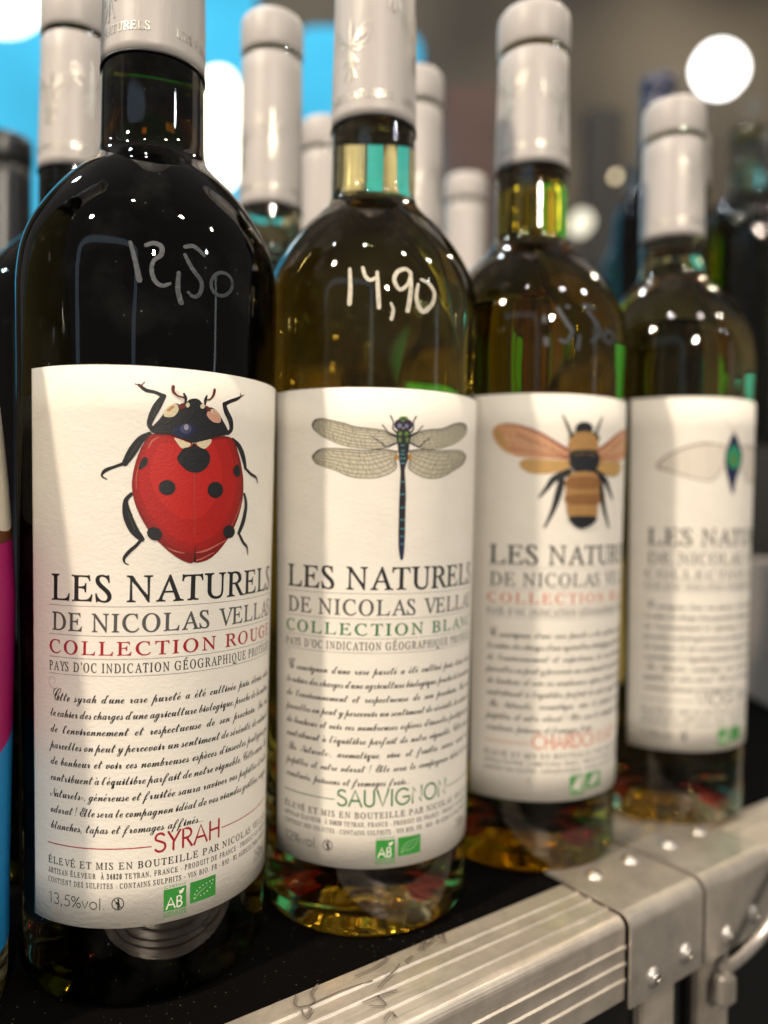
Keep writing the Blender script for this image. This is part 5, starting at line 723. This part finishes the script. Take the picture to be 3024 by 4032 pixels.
# bottles standing behind the row
GB = 'grey-capped bottles in the rows behind'
rb1, rc1 = bottle((-.1217, .300, 0), 'dark glass grey-capped bottle behind left of ladybird bottle', .97, 0, .17, .262, .331, M_DARKGLASS, M_RED, .255, .0134, group=GB, seg=96)
rb2, rc2 = bottle((-.0510, .335, 0), 'clear grey-capped bottle seen between ladybird and dragonfly bottles', .97, 0, .17, .262, .345, M_CLEARGLASS, M_WHITE, .235, .0134, group=GB, seg=96)
bottle((-.0354, .424, 0), 'far grey-capped bottle just left of dragonfly bottle neck', .97, 0, .17, .262, .345, M_CLEARGLASS, M_WHITE, .255, .0134, group=GB, seg=96)
rb3, rc3 = bottle((.0130, .3755, 0), 'grey-capped bottle directly behind right of dragonfly bottle neck', .96, 0, .17, .262, .345, M_CLEARGLASS, M_WHITE, .255, .0134, group=GB, seg=96)
bottle((.0496, .492, 0), 'farthest grey-capped bottle left of olive bottle neck', .97, 0, .17, .262, .345, M_CLEARGLASS, M_WHITE, .255, .0134, group=GB, seg=96)
bottle((-.2220, .4455, 0), 'dark bottle with black capsule at upper left edge', .97, 0, .17, .262, .345, M_DARKGLASS, M_RED, .255, .0150, M_BLACKCAP, seg=96)

for cc, st in ((rc1, -75), (rc2, -110), (rc3, -60)): foil_print(cc, .0134, .262, st, [(st-35, 22, 1), (st+30, 26, 1)], 1)

# ---------------- flight case the bottles stand on ----------------
D = Vector((.8137, .5813, 0)); N_ = Vector((.5813, -.8137, 0)); O = Vector((.0153, .2374, 0))    # along the edge, outwards, origin on inner edge
def T(s, w, z): return O+D*s+N_*w+Vector((0, 0, z))
def metal(name, c=(.70, .62, .53), rough=.34, bump=.6, metal_=.6):
    m, t, b = nodes(name)
    b.inputs['Metallic'].default_value = metal_
    tc = t.nodes.new('ShaderNodeTexCoord'); mp = t.nodes.new('ShaderNodeMapping'); mp.inputs['Rotation'].default_value = (0, 0, -math.atan2(D.y, D.x)); 
    mp2 = t.nodes.new('ShaderNodeMapping'); mp2.inputs['Scale'].default_value = (20, 900, 900)
    n1 = t.nodes.new('ShaderNodeTexNoise'); n1.inputs['Scale'].default_value = 1; n1.inputs['Detail'].default_value = 3
    n2 = t.nodes.new('ShaderNodeTexNoise'); n2.inputs['Scale'].default_value = 70; n2.inputs['Detail'].default_value = 6; n2.inputs['Roughness'].default_value = .7
    t.links.new(tc.outputs['Object'], mp.inputs['Vector']); t.links.new(mp.outputs[0], mp2.inputs['Vector']); t.links.new(mp2.outputs[0], n1.inputs['Vector']); t.links.new(tc.outputs['Object'], n2.inputs['Vector'])
    cr = t.nodes.new('ShaderNodeValToRGB'); cr.color_ramp.elements[0].position = .35; cr.color_ramp.elements[0].color = (*[x*.74 for x in c], 1); cr.color_ramp.elements[1].position = .62; cr.color_ramp.elements[1].color = (*c, 1)
    t.links.new(n2.outputs['Fac'], cr.inputs[0]); t.links.new(cr.outputs[0], b.inputs['Base Color'])
    rr = t.nodes.new('ShaderNodeMapRange'); rr.inputs['To Min'].default_value = rough-.1; rr.inputs['To Max'].default_value = rough+.16
    t.links.new(n1.outputs['Fac'], rr.inputs['Value']); t.links.new(rr.outputs[0], b.inputs['Roughness'])
    bp = t.nodes.new('ShaderNodeBump'); bp.inputs['Strength'].default_value = bump; bp.inputs['Distance'].default_value = .0002
    t.links.new(n1.outputs['Fac'], bp.inputs['Height']); t.links.new(bp.outputs['Normal'], b.inputs['Normal'])
    return m
M_ALU = metal('brushed_aluminium'); M_PLATE = metal('zinc_plate', (.52, .475, .42), .40, .2, .6); M_RIVET = metal('rivet_steel', (.7, .66, .62), .28, .1, .8)
def felt():
    m, t, b = nodes('black_felt'); b.inputs['Roughness'].default_value = .95; b.inputs['Specular IOR Level'].default_value = .04
    tc = t.nodes.new('ShaderNodeTexCoord'); n1 = t.nodes.new('ShaderNodeTexNoise'); n1.inputs['Scale'].default_value = 1400; n1.inputs['Detail'].default_value = 3
    n2 = t.nodes.new('ShaderNodeTexVoronoi'); n2.inputs['Scale'].default_value = 420
    cr = t.nodes.new('ShaderNodeValToRGB'); cr.color_ramp.elements[0].position = .05; cr.color_ramp.elements[0].color = (.11, .095, .075, 1); cr.color_ramp.elements[1].position = .10; cr.color_ramp.elements[1].color = (.0028, .0025, .0024, 1)
    t.links.new(tc.outputs['Object'], n1.inputs['Vector']); t.links.new(tc.outputs['Object'], n2.inputs['Vector']); t.links.new(n2.outputs['Distance'], cr.inputs[0]); t.links.new(cr.outputs[0], b.inputs['Base Color'])
    bp = t.nodes.new('ShaderNodeBump'); bp.inputs['Strength'].default_value = .8; bp.inputs['Distance'].default_value = .0006
    t.links.new(n1.outputs['Fac'], bp.inputs['Height']); t.links.new(bp.outputs['Normal'], b.inputs['Normal'])
    return m
M_FELT = felt(); M_LAM = plain('black_laminate', (.006, .006, .006), .45, 0, .4, 500)
def extrude(name, prof, s0, s1, mat, parent, smooth=False, caps=True):
    V = [T(s0, w, z) for w, z in prof]+[T(s1, w, z) for w, z in prof]; n = len(prof)
    F = [(i, (i+1) % n, n+(i+1) % n, n+i) for i in range(n)]
    if caps: F += [tuple(range(n-1, -1, -1)), tuple(range(n, 2*n))]
    o = link(name, V, F, mat, parent, smooth)
    bm = bmesh.new(); bm.from_mesh(o.data); bmesh.ops.recalc_face_normals(bm, faces=bm.faces); bm.to_mesh(o.data); bm.free()
    return o
def box(name, a, b, mat, parent, bev=0.):
    (s0, w0, z0), (s1, w1, z1) = a, b
    bm = bmesh.new(); vs = [bm.verts.new(T(s, w, z)) for z in (z0, z1) for s, w in ((s0, w0), (s1, w0), (s1, w1), (s0, w1))]
    for f in ((0, 1, 2, 3), (4, 5, 6, 7), (0, 1, 5, 4), (1, 2, 6, 5), (2, 3, 7, 6), (3, 0, 4, 7)): bm.faces.new([vs[i] for i in f])
    bmesh.ops.recalc_face_normals(bm, faces=bm.faces)
    if bev: bmesh.ops.bevel(bm, geom=bm.edges[:], offset=bev, segments=2, affect='EDGES')
    return link_bm(name, bm, mat, parent)
zt_ = .0005; Wd = .0272
def ridge_prof():
    P = [(0.0, -.002), (0.0, zt_)]
    for w in (.0070, .0125, .0195):
        P += [(w-.0009, zt_), (w-.0004, zt_+.0006), (w+.0004, zt_+.0006), (w+.0009, zt_)]
    for i in range(7):
        a = math.pi/2*(1-i/6); P.append((Wd-.0035+.0035*math.cos(a), zt_-.0035+.0035*math.sin(a)))
    for z in (-.0090, -.0145, -.0200):
        P += [(Wd, z+.0009), (Wd+.0006, z+.0004), (Wd+.0006, z-.0004), (Wd, z-.0009)]
    P += [(Wd, -.0265), (Wd-.002, -.0265), (Wd-.002, -.002)]
    return P
def rivet(s, w, z, axis, parent, r=.0036):
    prof = [(0, .0017), (r*.35, .00165), (r*.7, .00125), (r*.92, .0006), (r, 0)]
    V = []; F = []; seg = 20
    for j, (rr, h) in enumerate(prof[1:]):
        for i in range(seg):
            a = 2*math.pi*i/seg; x, y = rr*math.cos(a), rr*math.sin(a)
            V.append(T(s+x, w+y, z+h) if axis == 'z' else T(s+x, w+h, z+y))
    top = len(V); V.append(T(s, w, z+.0017) if axis == 'z' else T(s, w+.0017, z))
    for j in range(3):
        for i in range(seg): F.append((j*seg+i, j*seg+(i+1) % seg, (j+1)*seg+(i+1) % seg, (j+1)*seg+i))
    F += [(top, i, (i+1) % seg) for i in range(seg)]
    return link('rivet', V, F, M_RIVET, parent, True)
def case(s0, s1, corner0, corner1, label, sgn, post, back_rail):
    root = empty('flight_case', T((s0+s1)/2, -.15, -.45), label, 'flight case', 'flight cases pushed together')
    inv = Matrix.Translation(-root.location)
    def adopt(o, par=root):
        return o
    parts = []
    parts.append(box('felt_top', (s0, -.60, -.010), (s1, -.00005, 0.), M_FELT, None))
    a, b = (s0, corner0) if sgn > 0 else (corner1, s1)
    parts.append(extrude('edge_rail', ridge_prof(), a, b, M_ALU, None))
    parts.append(box('front_panel', (s0+.002, Wd-.0140, -.449), (s1-.002, Wd-.0055, -.0030), M_LAM, None))
    parts.append(box('corner_post', (post[0], Wd-.0055, -.449), (post[1], Wd-.0012, -.0268), M_ALU, None, .0008))
    if sgn < 0: parts.append(box('side_rail', (back_rail[0], -.58, -.0010), (back_rail[1], -.0145, zt_+.0003), M_ALU, None, .0004))
    # L-shaped corner plate
    th = .0012; iw_ = -.009 if sgn > 0 else -.015; P = [(iw_, zt_+.0004), (iw_, zt_+.0004+th)]; R_ = .0040+th; cz = zt_-.0034; cw = Wd-.0036+.0008
    for i in range(9):
        an = math.pi/2*(1-i/8); P.append((cw+R_*math.cos(an), cz+R_*math.sin(an)))
    P += [(cw+R_, -.0285), (cw+R_-.0008, -.0292), (cw+R_-th, -.0285)]
    for i in range(8, -1, -1):
        an = math.pi/2*(1-i/8); P.append((cw+(R_-th)*math.cos(an), cz+(R_-th)*math.sin(an)))
    pl = extrude('corner_plate', P, corner0+.0004, corner1-.0004, M_PLATE, None); parts.append(pl)
    for q in parts:
        q.data.transform(inv); q.parent = root
    wz = zt_+.0004+th; wf = cw+R_
    mid = (corner0+corner1)/2
    for (s, w, z, ax) in ((mid-.0085, .0044, wz, 'z'), (mid+.0125, .0042, wz, 'z'), (mid-.0085, wf, -.0220, 'w'), (mid+.0100, wf, -.0200, 'w')):
        rv = rivet(s, w, z, ax, None, .0036); rv.data.transform(inv); rv.parent = pl
    return root, inv
cs1, inv1 = case(-.55, .1036, .062, .1036, 'black felt topped flight case with scribbled aluminium edge under the wine bottles', 1, (.0735, .0925), (.076, .1048))
cs2, inv2 = case(.1048, .75, .1048, .151, 'second flight case with aluminium corner, right of the first', -1, (.0995+.009, .1185+.009), (.1068, .134))
# marker scribbles on the first rail
scr = [[(-0.0473, 0.001), (-0.0495, 0.0042), (-0.0488, 0.0062), (-0.0447, 0.0067), (-0.0435, 0.0028), (-0.04, 0.0004)],
[(-0.049, 0.0075), (-0.0498, 0.0105), (-0.047, 0.0089), (-0.0465, 0.0073), (-0.0413, 0.0067), (-0.0343, 0.0067), (-0.0266, 0.0078)],
[(-0.0294, 0.0033), (-0.0233, 0.0031), (-0.0182, 0.0021), (-0.0161, 0.0007)], [(-0.034, 0.0141), (-0.029, 0.0143), (-0.025, 0.0147), (-0.0232, 0.0151)],
[(-0.033, 0.0163), (-0.0295, 0.0187), (-0.029, 0.0143)], [(-0.0331, 0.0229), (-0.0299, 0.0214), (-0.03, 0.0236)], [(-0.0267, 0.0111), (-0.0221, 0.0091), (-0.0174, 0.0072), (-0.0153, 0.0059)],
[(-0.013, 0.0074), (-0.0129, 0.0057), (-0.0099, 0.0049)], [(-0.0065, 0.0035), (-0.0022, 0.0008), (-0.0021, 0.0026), (0.0031, 0.0006), (0.0032, 0.0021), (0.0061, 0.001)], [(-0.0053, 0.0043), (-0.0017, 0.0008)], [(0.0013, 0.0029), (0.0033, 0.0043), (0.0051, 0.0014)]]
F = Flat()
for s in scr: F.line([(a*1000, b*1000, .38+.4*((i*37) % 5)/5) for i, (a, b) in enumerate(s)], 0, 0, 5)
V = [T(u/1000, v/1000, zt_+.00072) for u, v, l in F.v]
o = link('marker_scribble', V, F.f, plain('faded_marker_ink', (.17, .14, .12), .5, 0, 0, 900, .5)); o.data.transform(inv1); o.parent = cs1

rs = random.Random(11); F = Flat()
for i in range(46):
    s0_ = rs.uniform(-60, 58); w0_ = rs.uniform(.6, 23); l_ = rs.uniform(1.5, 9); an_ = rs.gauss(0, .25)
    F.line([(s0_, w0_, .02), (s0_+l_*.5, w0_+l_*.5*an_, .09), (s0_+l_, w0_+l_*an_+rs.uniform(-.3, .3), .02)], 0, 0, 2)
o = link('rail_scratches', [T(u/1000, min(max(v, .3), 23.4)/1000, zt_+.00066) for u, v, l in F.v], F.f, plain('scratch_grime', (.30, .25, .20), .6, 0, 0, 900, .4)); o.data.transform(inv1); o.parent = cs1; o['kind'] = 'stuff'

# wire latch hanging at the right end
def tube(name, P, r, mat, parent=None, seg=10):
    P = [Vector(p) for p in spline([tuple(p) for p in P], 6)]; V = []; F = []
    for i, p in enumerate(P):
        t = (P[min(i+1, len(P)-1)]-P[max(i-1, 0)]).normalized(); a = t.orthogonal().normalized() if i == 0 else (a-t*a.dot(t)).normalized(); b = t.cross(a)
        V += [p+r*(a*math.cos(2*math.pi*k/seg)+b*math.sin(2*math.pi*k/seg)) for k in range(seg)]
    for i in range(len(P)-1):
        for k in range(seg): F.append((i*seg+k, i*seg+(k+1) % seg, (i+1)*seg+(k+1) % seg, (i+1)*seg+k))
    F += [tuple(range(seg)), tuple(range(len(V)-seg, len(V)))]
    return link(name, V, F, mat, parent, True)
h = tube('case_handle', [T(.160, .0305, .000), T(.146, .038, -.003), T(.133, .0425, -.009), T(.123, .041, -.018), T(.118, .036, -.027), T(.116, .0305, -.034)], .0021, M_RIVET)
h.data.transform(inv2); h.parent = cs2
bm = bmesh.new(); vs = [bm.verts.new(T(s, w, z)) for z in (-.047, -.033) for s, w in ((.110, .029), (.121, .029), (.121, .034), (.110, .034))]
for f in ((0, 1, 2, 3), (4, 5, 6, 7), (0, 1, 5, 4), (1, 2, 6, 5), (2, 3, 7, 6), (3, 0, 4, 7)): bm.faces.new([vs[i] for i in f])
bmesh.ops.recalc_face_normals(bm, faces=bm.faces); bmesh.ops.bevel(bm, geom=bm.edges[:], offset=.0025, segments=3, affect='EDGES')
h = link_bm('latch_bracket', bm, M_PLATE); h.data.transform(inv2); h.parent = cs2

# ---------------- what stands further back ----------------
riser = box('display_riser', (.0, -.95, -.01), (.95, -.46, .0), M_LAM, None)
bpy.data.objects.remove(riser)
def wbox(name, a, b, mat, label, cat, bev=.002, group=None):
    bm = bmesh.new(); vs = [bm.verts.new(((a[0], b[0])[i], (a[1], b[1])[j], (a[2], b[2])[k_])) for k_ in (0, 1) for i, j in ((0, 0), (1, 0), (1, 1), (0, 1))]
    for f in ((3, 2, 1, 0), (4, 5, 6, 7), (0, 1, 5, 4), (1, 2, 6, 5), (2, 3, 7, 6), (3, 0, 4, 7)): bm.faces.new([vs[i] for i in f])
    if bev: bmesh.ops.bevel(bm, geom=bm.edges[:], offset=bev, segments=2, affect='EDGES')
    return tag(link_bm(name, bm, mat), label, cat, group)
wbox('display_shelf', (.24, .61, -.45), (1.0, .6985-.036-.0, .13), M_LAM, 'low black step in front of the display stand', 'display step') if False else None
wbox('display_stand', (.19, .698-.04, -.45), (1.0, 1.1, .19), M_LAM, 'black display stand behind the row at right', 'display stand')
bottle((.2440, .70, .19), 'dark bottle with navy capsule on the black stand', 1., 0, .17, .262, .335, M_DARKGLASS, M_RED, .255, .0150, M_NAVYCAP, seg=64)
bottle((.3350, .72, .19), 'pale green glass bottle on the black stand', 1., 0, .17, .262, .30, M_PALEGLASS, M_WHITE, .24, .0145, M_PALEGLASS, seg=64)
bottle((.4300, .74, .19), 'dark bottle with black capsule on the black stand', 1.1, 0, .17, .262, .34, M_DARKGLASS, M_RED, .255, .0150, M_BLACKCAP, seg=64)
bottle((.155, .86, .19), 'olive bottle at the left end of the black stand', 1., 0, .17, .262, .30, M_OLIVEGLASS, M_GOLDW, .24, .0145, M_BLACKCAP, seg=64)
for x, y, gm, wm, cm, k_, lab in ((.300, .66, M_OLIVEGLASS, M_GOLDW, M_CAPSULE, .95, 'olive bottle with grey capsule on the black stand'), (.372, .66, M_DARKGLASS, M_RED, M_BLACKCAP, 1.0, 'dark bottle with black capsule at the front of the black stand'),
        (.455, .66, M_PALEGLASS, M_WHITE, M_CAPSULE, 1.0, 'pale green bottle with grey capsule on the black stand'), (.270, .80, M_DARKGLASS, M_RED, M_BLACKCAP, 1.0, 'dark bottle at the back of the black stand')):
    bottle((x, y+(.10 if y < .7 else .02), .19), lab, k_, 0, .17, .262, .31, gm, wm, .24, .0142, cm, seg=64)
wbox('carton_box', (.262, .47, 0.001), (.40, .58, .099), plain('white_carton', (.34, .29, .26), .7, 0, .2, 200, .05), 'pinkish white carton at the right edge behind the last bottle', 'box')
tin = lathe('green_tin', [(0, 0), (.030, 0), (.031, .002), (.031, .044), (.030, .047), (0, .047)], plain('lime_tin_paint', (.30, .45, .03), .3, 0, 0, 60, .25), None, 48, closed=False, loc=(.300, .505, .0995))
tag(tin, 'lime green tin standing on the white carton at right', 'tin')

# ---------------- hall wall, screens and lamps ----------------
def wallmat():
    m, t, b = nodes('hall_wall_paint'); b.inputs['Roughness'].default_value = .8
    tc = t.nodes.new('ShaderNodeTexCoord'); n = t.nodes.new('ShaderNodeTexNoise'); n.inputs['Scale'].default_value = 1.1; n.inputs['Detail'].default_value = 1
    cr = t.nodes.new('ShaderNodeValToRGB'); cr.color_ramp.elements[0].position = .38; cr.color_ramp.elements[0].color = (.014, .010, .008, 1); cr.color_ramp.elements[1].position = .66; cr.color_ramp.elements[1].color = (.11, .09, .062, 1)
    t.links.new(tc.outputs['Object'], n.inputs['Vector']); t.links.new(n.outputs['Fac'], cr.inputs[0]); t.links.new(cr.outputs[0], b.inputs['Base Color'])
    return m
YW = 3.2
wall = link('wall', [(-5, YW, -1.2), (5, YW, -1.2), (5, YW, 4), (-5, YW, 4), (-5, YW+.1, -1.2), (5, YW+.1, -1.2), (5, YW+.1, 4), (-5, YW+.1, 4)], [(0, 1, 2, 3), (7, 6, 5, 4), (0, 3, 7, 4), (1, 5, 6, 2), (3, 2, 6, 7), (0, 4, 5, 1)], wallmat())
tag(wall, kind='structure')
floor = link('floor', [(-5, -3, -.46), (5, -3, -.46), (5, YW, -.46), (-5, YW, -.46)], [(0, 1, 2, 3)], plain('dark_floor', (.02, .018, .016), .5, 0, .2, 30, .3)); tag(floor, kind='structure')
def emis(name, c, s, var=0.):
    m = bpy.data.materials.new(name); m.use_nodes = True; t = m.node_tree; t.nodes.clear()
    o = t.nodes.new('ShaderNodeOutputMaterial'); e = t.nodes.new('ShaderNodeEmission'); e.inputs[0].default_value = (*c, 1); e.inputs[1].default_value = s
    if var:
        tc = t.nodes.new('ShaderNodeTexCoord'); n = t.nodes.new('ShaderNodeTexNoise'); n.inputs['Scale'].default_value = 2.2; n.inputs['Detail'].default_value = 1
        mr = t.nodes.new('ShaderNodeMapRange'); mr.inputs['To Min'].default_value = s*(1-var); mr.inputs['To Max'].default_value = s*(1+var)
        t.links.new(tc.outputs['Object'], n.inputs['Vector']); t.links.new(n.outputs['Fac'], mr.inputs['Value']); t.links.new(mr.outputs[0], e.inputs[1])
    t.links.new(e.outputs[0], o.inputs['Surface']); return m
def px(x, y, Y):        # a point of the hall at depth Y
    d = fw*1+r2*((x-1512)/3012)+u2*((2016-y)/3012); d = d*(Y/d.y); return (d.x, d.y, d.z+CAMZ)
M_CYAN = emis('cyan_lit_screen', (.07, .52, .80), 1.05, .35)
def screen(x0, y0, x1, y1, Y, mat, label, cat='screen', name='lit_screen', group=None, rad=.10):
    a = px(x0, y1, Y); b = px(x1, y0, Y)
    bm = bmesh.new(); r = min(rad, (b[0]-a[0])*.45, (b[2]-a[2])*.45); pts = []
    for cx, cz, s in ((b[0]-r, b[2]-r, 0), (a[0]+r, b[2]-r, 90), (a[0]+r, a[2]+r, 180), (b[0]-r, a[2]+r, 270)):
        for i in range(7): an = R(s+15*i); pts.append((cx+r*math.cos(an), cz+r*math.sin(an)))
    f0 = [bm.verts.new((x, Y, z)) for x, z in pts]; f1 = [bm.verts.new((x, Y+.03, z)) for x, z in pts]
    bm.faces.new(f0); bm.faces.new(f1[::-1])
    for i in range(len(pts)): bm.faces.new((f0[i], f0[i-1], f1[i-1], f1[i]))
    bmesh.ops.recalc_face_normals(bm, faces=bm.faces)
    return tag(link_bm(name, bm, mat), label, cat, group)
screen(-900, -500, 1010, 1500, YW-.05, M_CYAN, 'large cyan lit screen far behind the left bottles')
screen(1130, 110, 1660, 1500, YW-.06, M_CYAN, 'smaller cyan lit screen between the second and third bottle necks')
M_WHITE_E = emis('white_lamp', (1, .97, .93), 6); M_WARM_E = emis('warm_lamp', (1, .93, .70), 5); M_SOFT = emis('pale_lamp', (1, .93, .72), 1.2)
screen(-160, -300, 180, 120, YW-.12, emis('blue_white_lamp', (.8, .97, 1), 4), 'white lamp patch in the upper left corner', 'lamp', 'wall_lamp', rad=.2)
screen(790, 270, 925, 735, YW-.12, M_WARM_E, 'tall warm white light panel beside the first bottle neck', 'lamp', 'panel_lamp', rad=.06)
def disc(x, y, r, Y, mat, label):
    c = px(x, y, Y); rr = r/3012*Y; n = 40; V = [(c[0], c[1]-.02, c[2])]
    for d in (-.018, .02): V += [(c[0]+rr*math.cos(2*math.pi*i/n), c[1]+d, c[2]+rr*math.sin(2*math.pi*i/n)) for i in range(n)]
    F = [(0, 1+(i+1) % n, 1+i) for i in range(n)]+[(1+i, 1+(i+1) % n, 1+n+(i+1) % n, 1+n+i) for i in range(n)]
    return tag(link('hall_lamp', V, F, mat), label, 'lamp', 'round hall lamps')
disc(2834, 273, 96, 3.0, M_WHITE_E, 'big round white lamp above the last bottle')
disc(2287, 878, 42, 2.0, M_SOFT, 'pale glowing disc standing in for a blurred highlight right of the olive bottle neck')  # added glowing disc in place of a blurred highlight
disc(2990, 666, 26, 2.2, M_SOFT, 'small cream lamp at the right edge of the hall')
disc(2520, 878, 26, 2.2, emis('dim_lamp', (1, .85, .65), .25), 'small dim lamp left of the last bottle neck')
disc(2970, 420, 34, 2.3, emis('dim_lamp_b', (1, .9, .75), .15), 'faint lamp below the big round lamp')

for x0, x1, y0, y1, Y, c, lab in ((1730, 1960, 330, 1500, 2.6, (.05, .022, .016), 'dark reddish brown banner between the second and third bottle necks'), (2290, 2460, 420, 1500, 2.2, (.012, .011, .010), 'black banner right of the olive bottle neck'),
        (2900, 3200, 500, 1500, 2.0, (.02, .014, .010), 'dark brown banner at the right edge of the hall')):
    a_ = px(x0, y1, Y); b_ = px(x1, y0, Y)
    wbox('hall_banner', (a_[0], Y, -.45), (b_[0], Y+.05, b_[2]), plain('banner_%d' % x0, c, .7, 0, .2, 8, .4), lab, 'banner', .01)
AR = []
for az_, zz in ((223, -.45), (223, .2), (223, .80), (225, .95), (231, 1.02), (247, 1.04), (263, 1.02), (269, .95), (271, .80), (271, .2), (271, -.45)):
    AR.append((1.6*math.cos(R(az_)), .25+1.6*math.sin(R(az_)), zz))
tag(tube('arch_reflection_helper', AR, .045, emis('arch_helper_glow', (.55, .72, .9), 1.1), None, 12), 'unseen pale blue glowing arch behind the viewer, added for its reflection in the glass', 'lamp')  # added out of view so the bottles mirror a pale arch
for az, Y0, lab in ((342, 2.6, 'unseen glowing tube right of the case, added for streak reflections'),):
    a_ = R(az); lathe_o = lathe('streak_helper', [(0, 0), (.035, 0), (.035, 1.5), (0, 1.5)], emis('streak_helper_glow_%d' % az, (.82, .95, 1), 2.6), None, 24, closed=False, loc=(Y0*math.cos(a_), .25+Y0*math.sin(a_), -.45))  # glowing tube added out of view for vertical streaks on the glass
    tag(lathe_o, lab, 'lamp')

for x, y, r, Y, s_ in ((2420, 700, 10, 2.2, .5), (2600, 560, 7, 2.4, .4), (2700, 830, 9, 2.1, .5), (2890, 940, 12, 2.0, .45), (1960, 1010, 8, 2.4, .4), (2850, 1180, 10, 2.0, .35), (2470, 1060, 9, 2.2, .6), (2350, 1180, 8, 2.3, .4), (60, 620, 10, 2.4, .5)):
    disc(x, y, r, Y, emis('far_lamp_%d' % x, (1, .82, .5) if x % 3 else (.6, 1, .8), s_*6), 'tiny far %s lamp of the hall, %s' % ('amber' if x % 3 else 'greenish', {2420: 'low between banner and last capsule', 2600: 'beside the navy capsule', 2700: 'behind the last bottle neck', 2890: 'right of the last bottle neck', 1960: 'just left of the olive shoulder', 2850: 'over the last bottle shoulder', 2470: 'above the last bottle body left side', 2350: 'beside the olive bottle shoulder', 60: 'at the upper left edge'}[x]))
for x, y, p_ in ((300, 350, 34), (1350, 450, 22)):  # cyan spots added to wash the wall and soften the screen edges
    c = px(x, y, YW-1.0); l = bpy.data.lights.new('added_cyan_wash', 'SPOT'); o = bpy.data.objects.new('added_cyan_wash', l); col.objects.link(o)
    l.energy = p_*6; l.color = (.12, .62, 1); l.spot_size = R(80); l.spot_blend = 1; l.shadow_soft_size = .1; o.location = c; o.rotation_euler = (R(90), 0, 0)
